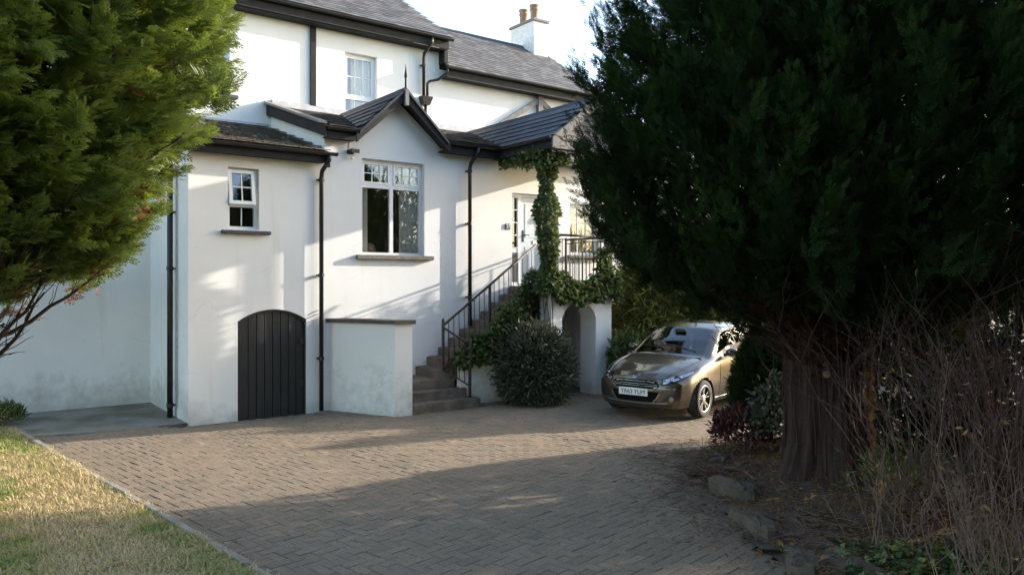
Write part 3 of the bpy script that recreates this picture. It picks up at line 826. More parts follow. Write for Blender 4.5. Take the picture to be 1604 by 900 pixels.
for k in range(1, 5):
    f = k/5; a = (P1+Vector((0,0,.16))).lerp(P2+Vector((0,0,.20)), f); c = (P1+Vector((0,0,.90))).lerp(P2+Vector((0,0,.92)), f)
    o = bar(a, c, .0075, 'baluster')
    if k in (2, 4): scroll(a.lerp(c, .5), (.7,-.7), .035, o)
rail2 = empty('landing_railing', A0, HRZ); tag(rail2, 'brown iron balustrade across the landing in front of the door', 'railing')
def landing_side(a, c, n):
    a, c = Vector(a), Vector(c); up = Vector((0,0,1))
    MB().tube([a+up*.96, c+up*.96], .022, 8).build('handrail', M['iron'], rail2, True)
    MB().tube([a+up*.88, c+up*.88], .010, 6).build('upper_rail', M['iron'], rail2, True)
    MB().tube([a+up*.10, c+up*.10], .012, 6).build('lower_rail', M['iron'], rail2, True)
    d = (c-a).normalized()
    for k in range(1, n):
        p = a.lerp(c, k/n); o = MB().tube([p+up*.10, p+up*.88], .0075, 6).build('baluster', M['iron'], rail2, True)
        if k % 4 == 2: scroll(p+up*.5, (d.x, d.y), .035, o)
    for p in (a, c): post(p, .97, rail2)
landing_side((5.40,-1.36,ZL), (6.80,-1.36,ZL), 14)
landing_side((6.80,-1.34,ZL), (6.80,-.08,ZL), 12)
# ================================================================= GROUND
M['soil'] = pm('dark_soil', (.055,.040,.028), (.10,.072,.048), 6, .95, .8, 30)
M['earth'] = pm('rough_ground', (.07,.075,.03), (.11,.10,.05), .8, .95, .6, 12)
M['sand'] = pm('joint_dirt', (.045,.038,.028), (.07,.066,.036), 3, .95, .5, 90)
def flat(name, poly, z, mat, kind='structure'):
    b = MB(); b.sheet(poly, (), lambda a, c: (a, c, z)); o = b.build(name, mat); o['kind'] = kind; return o
flat('ground', [(-500,-500),(500,-500),(500,500),(-500,500)], -.06, M['earth'])

# drive outline (world x, y)
LAWN = [(-7.35,11.35),(-7.05,11.02),(-5.6,9.5),(-3.49,7.38),(-1.99,5.83),(-.3,4.1),(1.2,2.6),(2.2,1.0)]
BED = [(9.0,13.3),(5.5,11.75),(3.6,11.0),(2.85,10.55),(2.35,9.6),(2.05,8.8),(2.15,7.9),(2.05,7.2),(2.02,6.5),(2.15,5.8),(2.5,4.6),(3.2,3.0),(4.0,1.0)]
PADF = [(-6.85,10.80),(-6.2,11.05),(-5.4,11.55),(-4.62,12.02)]
drive_poly = [LAWN[1]] + LAWN[2:] + [(4.0,1.0)] + list(reversed(BED[:-1])) + [(14,16),(14,26),(3.5,26)] + [H2W(10.3, .1)[:2], H2W(-.4, .1)[:2]] + list(reversed(PADF))
drive = flat('driveway', drive_poly, -.02, M['sand'])

def in_poly(poly, X, Y):
    X = np.asarray(X); Y = np.asarray(Y); ins = np.zeros(X.shape, bool); n = len(poly); j = n-1
    for i in range(n):
        xi, yi = poly[i]; xj, yj = poly[j]
        c = ((yi > Y) != (yj > Y)) & (X < (xj-xi)*(Y-yi)/(yj-yi+1e-12)+xi)
        ins ^= c; j = i
    return ins

def paver_material():
    m, nt, b = new_mat('weathered_clay_paver')
    a = N(nt, 'ShaderNodeAttribute', attribute_name='tint')
    f = math_n(nt, 'ADD', math_n(nt, 'MULTIPLY', a.outputs['Fac'], .75), math_n(nt, 'MULTIPLY', noise(nt, 1.3, 4), .30))
    c = ramp(nt, f, [(.1,(.178,.142,.100)), (.45,(.222,.172,.121)), (.75,(.258,.193,.133)), (.98,(.31,.25,.185))])
    al = ramp(nt, noise(nt, .55, 6, .7), [(.50,(0,0,0)), (.68,(1,1,1))])           # algae and dirt
    c = mixc(nt, math_n(nt, 'MULTIPLY', al, .35), c, (.085,.085,.055))
    sp = ramp(nt, noise(nt, 38, 4, .7), [(.60,(0,0,0)), (.70,(1,1,1))])
    c = mixc(nt, math_n(nt, 'MULTIPLY', sp, .55), c, (.40,.34,.26))
    dk = ramp(nt, noise(nt, 27, 5, .75), [(.36,(1,1,1)), (.46,(0,0,0))])
    c = mixc(nt, math_n(nt, 'MULTIPLY', dk, .6), c, (.085,.070,.05))
    ol = ramp(nt, noise(nt, 1.9, 5, .65), [(.60,(0,0,0)), (.72,(1,1,1))])
    c = mixc(nt, math_n(nt, 'MULTIPLY', ol, .35), c, (.12,.10,.075))
    nt.links.new(c, b.inputs['Base Color']); b.inputs['Roughness'].default_value = .88; b.inputs['Specular IOR Level'].default_value = .25
    bump(nt, b, noise(nt, 130, 4, .7), .45, .006)
    return m
M['paver'] = paver_material()
PA = math.atan2(.683, -.73)          # first axis of the herringbone
ca, sa = math.cos(PA), math.sin(PA)
U = .104; G = .0045; CH = .0042
rng = np.random.default_rng(7)
# cells -> bricks
xs, ys = np.meshgrid(np.arange(-260, 260), np.arange(-260, 260), indexing='ij')
s4 = (xs-ys) % 4
cx = np.concatenate([(xs[s4==0]+1.0)*U, (xs[s4==3]+.5)*U]); cy = np.concatenate([(ys[s4==0]+.5)*U, (ys[s4==3]+1.0)*U])
ori = np.concatenate([np.zeros((s4==0).sum()), np.full((s4==3).sum(), math.pi/2)])
ox, oy = 0.0, 10.0
wx = ox + cx*ca - cy*sa; wy = oy + cx*sa + cy*ca
ok = in_poly(drive_poly, wx, wy) & (wy > 4.2) & (np.abs(wx) < .80*wy+.6)
du_ = (wx-A0[0])*.8 + (wy-A0[1])*.6; dw_ = -(wx-A0[0])*.6 + (wy-A0[1])*.8
ok &= ~((dw_ > -.10) & (du_ > -1))
wx, wy, ori = wx[ok], wy[ok], ori[ok]
tint = np.clip(rng.normal(.45, .17, len(wx)), 0, 1)
zj = rng.normal(0, .0016, len(wx)) - .006*np.sin(wx*1.7)*np.cos(wy*1.3) - .003*np.sin(wx*4.1+wy*2.3); tx = rng.normal(0, .005, len(wx)); ty = rng.normal(0, .005, len(wx)); yaw = rng.normal(0, .008, len(wx))
def brick_verts():
    L, Wd = U-G/2, U/2-G/2
    r0 = [(-L,-Wd),(L,-Wd),(L,Wd),(-L,Wd)]; k = CH
    v = [(x,y,-.03) for x,y in r0] + [(x,y,-k*.8) for x,y in r0] + [(x-math.copysign(k,x), y-math.copysign(k,y), 0) for x,y in r0]
    f = [(8,9,10,11)]
    for a in (0, 4):
        for q in range(4): f.append((a+q, a+(q+1)%4, a+4+(q+1)%4, a+4+q))
    return np.array(v), np.array(f)
BV, BF = brick_verts()
dist = np.hypot(wx, wy)
inview = (np.abs(wx) < .665*wy) & (wy > 5.6)
order = np.argsort(np.where(inview, dist, 1e9)); near = np.zeros(len(wx), bool); near[order[:300]] = True
bm_var = []
for k in range(12):
    v = BV.copy(); v[8:] += rng.normal(0, .0012, (4,3)); bm_var.append(np_mesh('brick', v, BF, M['paver'], [k/11]*len(BF)))
for i in np.nonzero(near)[0]:
    o = obj('brick', bm_var[int(round(tint[i]*11))], drive)
    o.location = (wx[i], wy[i], zj[i]); o.rotation_euler = (tx[i], ty[i], PA+ori[i]+yaw[i])
far = ~near; n = far.sum()
an = PA+ori[far]+yaw[far]; c_, s_ = np.cos(an)[:,None], np.sin(an)[:,None]
jit = rng.normal(0, .0012, (n, len(BV), 3)); jit[:, :8] = 0
V = np.repeat(BV[None], n, 0) + jit
X = V[:,:,0]*c_ - V[:,:,1]*s_ + wx[far][:,None]; Y = V[:,:,0]*s_ + V[:,:,1]*c_ + wy[far][:,None]
Z = V[:,:,2] + zj[far][:,None] + V[:,:,0]*tx[far][:,None] + V[:,:,1]*ty[far][:,None]
VV = np.stack([X,Y,Z], -1).reshape(-1,3); FF = (BF[None] + (np.arange(n)*len(BV))[:,None,None]).reshape(-1,4)
o = obj('bricks', np_mesh('bricks', VV, FF, M['paver'], np.repeat(tint[far], len(BF))), drive); o['kind'] = 'stuff'

M['pad'] = pm('mossy_concrete', (.23,.21,.18), (.12,.115,.07), 1.3, .92, .5, 60, lo=.42, hi=.62)
# concrete pad in the recess left of the cellar door
flat('concrete_pad', [(-6.95,10.95)] + PADF + [H2W(-.30,.0)[:2], H2W(-.742,.0)[:2], H2W(-.742,LT)[:2], H2W(-5.0,LT)[:2], (-9.4,11.55), (-7.3,11.32)], .022, M['pad'])
b = MB(); pp = [(-6.95,10.95)] + PADF + [H2W(-.30,.0)[:2]]
for p, q in zip(pp[:-1], pp[1:]): b.quad((*p,-.05),(*q,-.05),(*q,.0215),(*p,.0215))
o = b.build('pad_edge', M['concrete']); o['kind'] = 'structure'

# lawn
M['lawn_soil'] = pm('dry_turf_soil', (.34,.27,.14), (.22,.19,.08), 2.2, .95, .8, 60)
lx = [(-30,11.4),(-7.4,11.45)] + LAWN + [(2.2,-4),(-30,-4)]
def lawn_z(x, y):
    return .045 + .025*np.sin(x*.9+1)*np.cos(y*.8) + .01*np.sin(x*3.1)*np.sin(y*2.7)
def lawn_side(x, y):
    """signed distance left of the kerb line"""
    best = None
    for p, q in zip(LAWN[:-1], LAWN[1:]):
        dx, dy = q[0]-p[0], q[1]-p[1]; L2 = dx*dx+dy*dy
        t = np.clip(((x-p[0])*dx+(y-p[1])*dy)/L2, 0, 1)
        d = np.hypot(x-p[0]-t*dx, y-p[1]-t*dy); s = np.sign(dx*(y-p[1])-dy*(x-p[0]))
        v = np.stack([d, -s*d]) if best is None else np.where(d < best[0], np.stack([d, -s*d]), best)
        best = v
    return best[1]
pl = []
for p, q in zip(LAWN[:-1], LAWN[1:]):
    for k in range(10): pl.append((p[0]+(q[0]-p[0])*k/10, p[1]+(q[1]-p[1])*k/10))
pl.append(LAWN[-1])
nl = Vector((-.715, -.70, 0)); offs = [.03,.12,.25,.4,.6,.85,1.1,1.4,1.8,2.2,2.7,3.3,4,5,6.5,9,14]
b = MB(); m = len(offs)
for (x, y) in pl:
    for d in offs:
        X, Y = x+nl.x*d, y+nl.y*d; b.v.append((X, Y, float(lawn_z(X, Y))))
for i in range(len(pl)-1):
    for j in range(m-1): b.f.append((i*m+j, (i+1)*m+j, (i+1)*m+j+1, i*m+j+1))
lawn = b.build('lawn', M['lawn_soil'], None, True); lawn['kind'] = 'structure'

def grass(name, n, sel, hmin, hmax, stops, seed):
    r = np.random.default_rng(seed)
    x = r.uniform(-9.5, 1.0, n); y = r.uniform(4.0, 11.5, n)
    # denser near the camera edge of the view
    keep = (lawn_side(x, y) > -.05+.09*r.uniform(size=n)) & (np.abs(x) < .74*y+.4) & (y < 11.4)
    x, y = x[keep], y[keep]; n = len(x)
    z = lawn_z(x, y) - .005
    h = r.uniform(hmin, hmax, n); an = r.uniform(0, 2*np.pi, n); lean = r.uniform(.3, 1.6, n); wd = r.uniform(.003, .0065, n)
    d = np.stack([np.cos(an), np.sin(an), np.zeros(n)], 1); s = np.stack([-np.sin(an), np.cos(an), np.zeros(n)], 1)
    b0 = np.stack([x,y,z], 1); up = np.array([0,0,1.0])
    mid = b0 + up*(h*.55)[:,None] + d*(h*lean*.35)[:,None]; tip = b0 + up*(h*.8/np.maximum(lean,.8))[:,None] + d*(h*lean)[:,None]
    V = np.stack([b0-s*wd[:,None], b0+s*wd[:,None], mid+s*wd[:,None]*.8, mid-s*wd[:,None]*.8, tip+s*.0006, tip-s*.0006], 1).reshape(-1,3)
    k = np.arange(n)[:,None]*6
    F = np.concatenate([k+np.array([[0,1,2,3]]), k+np.array([[3,2,4,5]])])
    # green patches: along the kerb and in a few spots
    g = (np.sin(x*2.1+.5)*np.sin(y*1.7+1.1)+.6*np.sin(x*4.3+y*3.1)+.4*np.sin(x*9.1-y*7.7))
    side = lawn_side(x, y)
    green = np.clip(.40*(g-.25), 0, 1) + .5*np.exp(-((side-.22)/.22)**2)*np.clip(.5+.5*np.sin(x*2.6+y*1.2)+.3*g,0,1)
    t = np.clip(green + r.normal(.13, .15, n), 0, 1)
    mt = leaf_mat(name+'_blades', stops, .7, .25, spec=.2)
    o = obj(name, np_mesh(name, V, F, mt, np.concatenate([t,t]))); o['kind'] = 'stuff'; return o
o = grass('grass', 230000, None, .018, .065, [(.0,(.60,.47,.27)), (.3,(.50,.40,.20)), (.5,(.36,.35,.12)), (.8,(.17,.25,.05)), (1,(.12,.20,.04))], 3)
tag(o, 'short dry straw coloured grass with green patches on the lawn', 'grass', kind='stuff')

# kerb along the lawn: separate slabs
M['kerb'] = pm('concrete_edging', (.33,.30,.255), (.20,.185,.15), 4, .9, .5, 60)
kerb = empty('lawn_edging', (LAWN[3][0], LAWN[3][1], 0)); tag(kerb, 'narrow concrete edging between dry lawn and brick drive', 'edging')
ko = Vector((LAWN[3][0], LAWN[3][1], 0))
rk = random.Random(5)
dense = []
for p, q in zip(LAWN[1:-2], LAWN[2:-1]):
    L = math.hypot(q[0]-p[0], q[1]-p[1]); nseg = max(1, round(L/.62))
    for k in range(nseg): dense.append((p[0]+(q[0]-p[0])*k/nseg, p[1]+(q[1]-p[1])*k/nseg))
for p, q in zip(dense[:-1], dense[1:]):
    L = math.hypot(q[0]-p[0], q[1]-p[1]); b = MB(); b.cbox(.004, L-.004, -.033, .033, -.06, 0, .008)
    o = b.build('edging_slab', M['kerb'], kerb); o.location = Vector((p[0],p[1],.062+rk.uniform(-.008,.008)))-ko
    o.rotation_euler = (rk.uniform(-.05,.05), rk.uniform(-.01,.01), math.atan2(q[1]-p[1], q[0]-p[0])+rk.uniform(-.01,.01))

# planting bed on the right
bed_poly = BED + [(12,1),(14,4),(14,14.5)]
bb = MB(); gi = {}
def bed_z(x, y):
    return .05 + .05*np.sin(x*1.3+.4)*np.cos(y*1.1) + .16*np.exp(-((x-3.3)**2+(y-8.0)**2)/.7) + .02*np.sin(x*5)*np.sin(y*6)
for i in range(64):
    for j in range(72):
        x = 1.6+i*.19; y = 1.2+j*.19; gi[i,j] = len(bb.v)
        bb.v.append((x, y, float(bed_z(x,y))))
for i in range(63):
    for j in range(71):
        q = (gi[i,j], gi[i+1,j], gi[i+1,j+1], gi[i,j+1]); c = np.mean([bb.v[k] for k in q], axis=0)
        if in_poly(bed_poly, np.array([c[0]]), np.array([c[1]]))[0]: bb.f.append(q)
bed = bb.build('planting_bed', M['soil'], None, True); bed['kind'] = 'structure'
b = MB()
for p, q in zip(BED[:-1], BED[1:]):
    n2 = Vector((-(q[1]-p[1]), q[0]-p[0], 0)).normalized()
    a, c = Vector((*p,0)), Vector((*q,0))
    if n2.x < 0 : n2 = -n2
    b.quad(a+Vector((0,0,.002)), c+Vector((0,0,.002)), c+n2*.5+Vector((0,0,.09)), a+n2*.5+Vector((0,0,.09)))
o = b.build('bed_edge', M['soil']); o['kind'] = 'structure'
# ================================================================= PLANTS
def frond(seed, n=9, w=.05, droop=.18, spread=45, lets=.42, sub=0):
    """a flat conifer spray along +x, unit length: pointed quads"""
    r = np.random.default_rng(seed); q = []
    def strip(a, d, L, wd, dz):
        s = np.array([-d[1], d[0], 0]); a = np.array(a)
        m = a + d*L*.5 - np.array([0,0,dz*L*.35]); t = a + d*L - np.array([0,0,dz*L])
        q.append([a, m+s*wd, t, m-s*wd])
    strip((0,0,0), np.array([1.0,0,0]), 1.0, w*.6, droop)
    for k in range(n):
        x = .10+.85*k/n; sg = 1 if k % 2 else -1
        an = math.radians(spread*(1-.35*x)+r.uniform(-9,9))*sg
        d = np.array([math.cos(an), math.sin(an), 0]); L = lets*(1.05-.75*x)*r.uniform(.8,1.2)
        base = (x, 0, -droop*x*x)
        strip(base, d, L, w*r.uniform(.8,1.2), droop*1.3)
        for j in range(sub):
            f = .35+.4*j/max(1,sub); a2 = an+math.radians(35)*(1 if j % 2 else -1)
            d2 = np.array([math.cos(a2), math.sin(a2), 0])
            strip(np.array(base)+d*L*f, d2, L*.45, w*.8, droop)
    return np.array(q)                        # (k,4,3)

def leaf_tpl(kind):
    if kind == 'ivy':
        return np.array([[(0,0,0),(.35,.45,-.05),(1,0,-.12),(.35,0,.06)], [(0,0,0),(.35,0,.06),(1,0,-.12),(.35,-.45,-.05)]], float)
    if kind == 'narrow':
        return np.array([[(0,0,0),(.45,.13,.02),(1,0,-.15),(.45,-.13,.02)]], float)
    if kind == 'broad':
        return np.array([[(0,0,0),(.45,.27,.0),(1,0,-.18),(.45,0,.05)], [(0,0,0),(.45,0,.05),(1,0,-.18),(.45,-.27,.0)]], float)
    if kind == 'blade':
        return np.array([[(0,-.012,0),(0,.012,0),(.4,.014,.10),(.4,-.014,.10)], [(.4,-.014,.10),(.4,.014,.10),(.75,.010,.02),(.75,-.010,.02)], [(.75,-.010,.02),(.75,.010,.02),(1,.001,-.22),(1,-.001,-.22)]], float)

_lt = leaf_tpl
def leaf_tpl(kind):
    if kind == 'blade2':
        t = _lt('blade'); t[:,:,1] *= 2.2; return t
    return _lt(kind)
def unit(a): return a/np.maximum(np.linalg.norm(a, axis=-1, keepdims=True), 1e-9)

def scatter(name, tpls, pos, dirx, up, scale, tint, mat, parent=None, seed=0):
    r = np.random.default_rng(seed); pos = np.asarray(pos, float); n = len(pos)
    x = unit(np.asarray(dirx, float)); z = unit(np.asarray(up, float) - x*np.sum(np.asarray(up)*x, 1, keepdims=True)); y = np.cross(z, x)
    Rm = np.stack([x, y, z], -1)*np.asarray(scale)[:,None,None]
    which = r.integers(0, len(tpls), n); Vs, Ts = [], []
    for k, t in enumerate(tpls):
        i = np.nonzero(which == k)[0]
        if not len(i): continue
        T = t.reshape(-1,3)
        V = np.einsum('nij,vj->nvi', Rm[i], T) + pos[i][:,None,:]
        Vs.append(V.reshape(-1,3)); Ts.append(np.repeat(np.asarray(tint)[i], len(t)))
    V = np.concatenate(Vs); F = np.arange(len(V)).reshape(-1,4)
    return obj(name, np_mesh(name, V, F, mat, np.concatenate(Ts)), parent)

def sph(n, r):
    v = r.normal(size=(n,3)); return unit(v)

M['bark_red'] = pm('fibrous_red_bark', (.026,.014,.010), (.058,.031,.022), 5, .95, 1.0, 14, sx=(4,4,.35), bsx=(5,5,.3))
M['bark'] = pm('grey_brown_bark', (.10,.075,.055), (.16,.125,.095), 8, .9, .6, 30, sx=(3,3,.6))
M['twig'] = pm('pale_twig', (.12,.066,.052), (.064,.033,.026), 9, .8)
M['twig_dark'] = pm('dark_twig', (.13,.085,.058), (.19,.13,.09), 9, .85)
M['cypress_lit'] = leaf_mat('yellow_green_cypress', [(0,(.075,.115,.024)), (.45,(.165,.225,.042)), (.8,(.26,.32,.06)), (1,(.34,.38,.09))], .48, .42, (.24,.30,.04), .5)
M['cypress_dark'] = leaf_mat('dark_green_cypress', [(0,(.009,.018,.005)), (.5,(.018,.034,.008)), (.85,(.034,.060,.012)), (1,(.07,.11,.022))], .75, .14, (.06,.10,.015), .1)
M['dead_frond'] = leaf_mat('rusty_dead_spray', [(0,(.11,.042,.018)), (.6,(.20,.085,.03)), (1,(.26,.14,.05))], .8, .25)

M['dead_dark'] = leaf_mat('dark_rusty_spray', [(0,(.035,.014,.008)), (.6,(.07,.028,.014)), (1,(.11,.05,.025))], .85, .15, None, .1)

def crown_R(prof, z):
    zs, rs = zip(*prof); return np.interp(z, zs, rs)

def conifer_crown(name, parent, ctr, prof, n_cl, n_sp, mat, tpls, sp_len, axis_len, upw, seed, lobes, az=None, inner=.5, tmean=.4, zr=None, opac=0, rpow=.5, under=None):
    r = np.random.default_rng(seed)
    zs = np.linspace(prof[0][0], prof[-1][0], 400); wts = crown_R(prof, zs)+.08; wts /= wts.sum()
    z = r.choice(zs, n_cl, p=wts) + r.uniform(-.05,.05,n_cl)
    if az is None: th = r.uniform(0, 2*np.pi, n_cl)
    else: th = r.uniform(az[0], az[1], n_cl)
    lob = 1 + sum(a*np.sin(k*th + f*z + p) for (a,k,f,p) in lobes)
    Rz = crown_R(prof, z)*lob
    frac = inner+(1-inner)*r.uniform(0,1,n_cl)**rpow
    if under:
        kp = z > under[0]-under[1]*Rz*frac
        z, th, Rz, frac = z[kp], th[kp], Rz[kp], frac[kp]; n_cl = len(z)
    out = np.stack([np.cos(th), np.sin(th), np.zeros(n_cl)], 1)
    ax = unit(out*(1-upw*.35) + np.array([0,0,1.0])*upw + r.normal(0,.22,(n_cl,3)))
    al = axis_len*r.uniform(.6,1.25,n_cl)
    tipp = np.array([ctr[0],ctr[1],0]) + out*(Rz*frac)[:,None] + np.stack([0*z,0*z,z],1)
    base = tipp - ax*al[:,None]
    sidev = unit(np.cross(ax, np.array([0,0,1.0]) + r.normal(0,.4,(n_cl,3))))
    nrm = np.cross(sidev, ax)
    # sprays along each axis
    t = r.uniform(.05,1,(n_cl,n_sp)); sg = np.where(r.uniform(size=t.shape) < .5, -1, 1)
    ang = np.radians(r.uniform(12,62,t.shape))*(1-.6*t)
    d = ax[:,None]*np.cos(ang)[...,None] + sidev[:,None]*(sg*np.sin(ang))[...,None] + r.normal(0,.20,(n_cl,n_sp,3))
    p = base[:,None] + ax[:,None]*(al[:,None]*t)[...,None] + r.normal(0,.028,(n_cl,n_sp,3))
    up = nrm[:,None] + r.normal(0,.45,(n_cl,n_sp,3))
    sc = sp_len*r.uniform(.6,1.3,(n_cl,n_sp))*(1.15-.5*t)
    ti = np.clip(tmean + .30*(t-.5) + r.normal(0,.13,(n_cl,1)) + r.normal(0,.07,t.shape), 0, 1)
    P, D, Up, S, T = p.reshape(-1,3), d.reshape(-1,3), up.reshape(-1,3), sc.ravel(), ti.ravel()
    o = scatter(name, tpls, P, D, Up, S, T, mat, parent, seed)
    return o, base, ax, al

def wander(p, q, n, amp, r, sag=0):
    p, q = Vector(p), Vector(q); out = []
    for k in range(n+1):
        f = k/n; o = p.lerp(q, f)
        if 0 < k < n: o += Vector((r.uniform(-amp,amp), r.uniform(-amp,amp), r.uniform(-amp,amp)))
        o.z += sag*math.sin(math.pi*f)
        out.append(o)
    return out

# ---------------- left cypress (trunk just out of frame)
LC = (-5.05, 7.0)
left = empty('cypress_tree', (LC[0], LC[1], 0)); tag(left, 'sunlit yellow green cypress overhanging the lawn on the left', 'tree')
lo = Vector((LC[0], LC[1], 0))
def relo(o, off):                       # geometry made in world space, re-based on the thing's origin
    o.location = -Vector(off); return o
r = random.Random(8)
b = MB(); b.tube([(LC[0]-.25,LC[1]+.1,-.05),(LC[0]-.22,LC[1]+.1,.8),(LC[0]-.1,LC[1],1.9),(LC[0],LC[1],4),(LC[0],LC[1],8)], [.26,.20,.17,.11,.03], 12)
relo(b.build('trunk', M['bark'], left, True), lo)
profL = [(1.86,.40),(2.02,.95),(2.18,1.32),(2.6,1.58),(3.36,1.95),(4.1,2.32),(5.0,2.32),(6.3,1.9),(8.0,.9),(9.0,.1)]
tplL = [frond(k, 12, .036, .26, 46, .50, 1) for k in range(6)]
lobL = [(.05,3,1.2,.3),(.045,7,2.9,1.1),(.03,11,5.0,2.0)]
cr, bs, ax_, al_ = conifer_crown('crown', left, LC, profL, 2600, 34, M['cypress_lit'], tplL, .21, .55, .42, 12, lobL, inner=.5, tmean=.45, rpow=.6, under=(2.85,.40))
relo(cr, lo)
cr3, *_ = conifer_crown('inner_foliage', left, LC, [(2.3,.7),(2.8,1.1),(4.4,1.3),(6,.8),(8,.2)], 420, 24, M['cypress_dark'], tplL, .26, .7, .5, 14, lobL, inner=.3, tmean=.3)  # inner sprays in a far darker green: crown's inner shade put into the colour
relo(cr3, lo)
cr2, *_ = conifer_crown('dead_foliage', left, LC, [(1.9,.5),(2.1,1.15),(2.6,1.60),(3.4,1.92),(4.5,2.1),(5.5,1.8)], 170, 16, M['dead_frond'], tplL, .12, .40, .40, 13, lobL, inner=.6, tmean=.45)
relo(cr2, lo)
# limbs that sweep up and outward, bare near the trunk
for k in range(46):
    th = r.uniform(-2.6, .9); zt = r.uniform(1.95, 4.6); R_ = float(crown_R(profL, zt))*r.uniform(.72,.96)
    zb = 1.45+max(0,(zt-2.0))*.45+r.uniform(-.12,.15)
    p = (LC[0]+.05*math.cos(th), LC[1]+.05*math.sin(th), zb); q = (LC[0]+R_*math.cos(th), LC[1]+R_*math.sin(th), zt)
    pts = wander(p, q, 8, .035, r, -.16)
    b = MB(); b.tube(pts, [.026*(1-.8*i/8)+.003 for i in range(9)], 6)
    for i in range(3, 8):
        for s in range(2):
            a = pts[i]; d = (pts[min(i+1,8)]-pts[i-1]).normalized()
            e = a + d*r.uniform(.15,.4) + Vector((r.uniform(-.2,.2), r.uniform(-.2,.2), r.uniform(-.10,.16)))
            b.tube(wander(a, e, 4, .015, r), [.006,.005,.004,.003,.0015], 4)
    relo(b.build('limb', M['bark_red'] if k % 3 else M['bark'], left, True), lo)

# ---------------- big dark cypress on the right
RC = (3.36, 8.05)
right = empty('dark_cypress_tree', (RC[0], RC[1], 0)); tag(right, 'huge dark green cypress with thick fibrous trunk on the right', 'tree')
ro = Vector((RC[0], RC[1], 0))
# trunk: ridged, buttressed
from mathutils import noise as mnoise
nv, na = 70, 130; V = []; rr = np.random.default_rng(2)
for i in range(nv):
    z = -.05 + 3.6*(i/(nv-1))**1.25
    for j in range(na):
        th = 2*math.pi*j/na
        base = .335 + .26*math.exp(-max(0,z-.02)/.24) - .015*z
        but = .11*math.exp(-max(0,z)/.55)*(math.cos(5*th+.6+.3*z)+.6*math.cos(3*th+1.9)) + .028*math.cos(4*th+.9*z)
        cq = Vector((math.cos(th), math.sin(th), 0)); rid = .075*abs(mnoise.fractal(cq*3.2+Vector((0,0,.55*z)), 1.0, 2.0, 3))+.030*mnoise.noise(cq*9+Vector((3,1,1.4*z)))+.012*mnoise.noise(cq*22+Vector((7,2,2.2*z)))+rr.normal(0,.002)
        q = base+but+rid
        V.append((RC[0]-.10+q*math.cos(th)-.02*z, RC[1]+q*math.sin(th), z))
F = [(i*na+j, i*na+(j+1)%na, (i+1)*na+(j+1)%na, (i+1)*na+j) for i in range(nv-1) for j in range(na)]
tk = obj('trunk', np_mesh('trunk', V, F, M['bark_red'], None, False), right); relo(tk, ro)
b = MB()
for k in range(70):                                                           # peeling strips of bark
    th = r.uniform(-3.3,.3); z0 = r.uniform(.2,2.0); L = r.uniform(.25,.7); q = .365+.06*math.exp(-z0/.5)
    p = [Vector((RC[0]-.10+(q+r.uniform(0,.03))*math.cos(th+r.uniform(-.03,.03))-.02*z, RC[1]+(q+r.uniform(0,.03))*math.sin(th), z)) for z in (z0,z0+L*.33,z0+L*.66,z0+L)]
    b.tube(p, [.004,.011,.010,.003], 4)
s_ = b.build('bark_strips', M['bark_red'], tk); s_['kind'] = 'stuff'
M['cut_wood'] = pm('cut_wood', (.26,.14,.06), (.18,.09,.035), 30, .8)
thc = math.radians(-108)
pc = Vector((RC[0]-.10+.36*math.cos(thc), RC[1]+.36*math.sin(thc), 1.27)); dc = Vector((math.cos(thc), math.sin(thc), .05))
b = MB(); b.tube([pc-dc*.03, pc+dc*.045], [.055,.041], 14); st_ = b.build('branch_stub', M['bark_red'], right); relo(st_, ro)
b = MB(); b.tube([pc+dc*.046, pc+dc*.050], [.036,.035], 14); relo(b.build('cut_face', M['cut_wood'], right), ro)
for k in range(60):                                                           # dead inner limbs
    th = r.uniform(0, 2*math.pi) if k > 30 else r.uniform(-3.4,-.1); zb = r.uniform(1.2,3.2); zt = zb + r.uniform(.35,1.1); R_ = r.uniform(.9,1.9)
    p = (RC[0]+.1+.25*math.cos(th), RC[1]+.25*math.sin(th), zb); q = (RC[0]+R_*math.cos(th), RC[1]+R_*math.sin(th), zt)
    pts = wander(p, q, 7, .05, r, -.08)
    b = MB(); b.tube(pts, [.03*(1-.85*i/7)+.003 for i in range(8)], 6)
    for i in range(2, 8):
        for s in range(3):
            a = pts[i]; d = (pts[min(i+1,7)]-pts[i-1]).normalized()
            e = a + d*r.uniform(.1,.4) + Vector((r.uniform(-.22,.22), r.uniform(-.22,.22), r.uniform(-.15,.22)))
            b.tube(wander(a, e, 4, .02, r), [.005,.004,.003,.003,.0015], 4)
    relo(b.build('limb', M['bark_red'], right, True), ro)
profR = [(2.02,.8),(2.22,1.5),(2.38,1.9),(2.56,2.25),(2.8,2.52),(3.1,2.67),(3.6,2.69),(4.4,2.52),(5.2,2.28),(6.4,1.6),(7.6,.9),(8.6,.1)]
tplR = [frond(20+k, 10, .032, .05, 40, .42, 1) for k in range(6)]
lobR = [(.05,3,.9,1.0),(.045,6,1.5,.2),(.035,10,2.2,2.4),(.025,17,3.0,.9)]
cr, *_ = conifer_crown('crown', right, RC, profR, 3300, 38, M['cypress_dark'], tplR, .16, .62, .95, 33, lobR, inner=.60, tmean=.42)
relo(cr, ro)
cr, *_ = conifer_crown('dead_foliage', right, RC, [(1.5,.55),(1.8,1.0),(2.1,1.5),(2.6,1.7)], 170, 20, M['dead_dark'], tplR, .15, .5, .5, 36, lobR, inner=.4, tmean=.3)
relo(cr, ro)
cr, *_ = conifer_crown('inner_foliage', right, RC, [(2.5,1.2),(3.0,1.7),(4.4,1.75),(6,1.2),(8,.3)], 900, 24, M['cypress_dark'], tplR, .27, .75, .8, 34, lobR, inner=.3, tmean=.2)
relo(cr, ro)

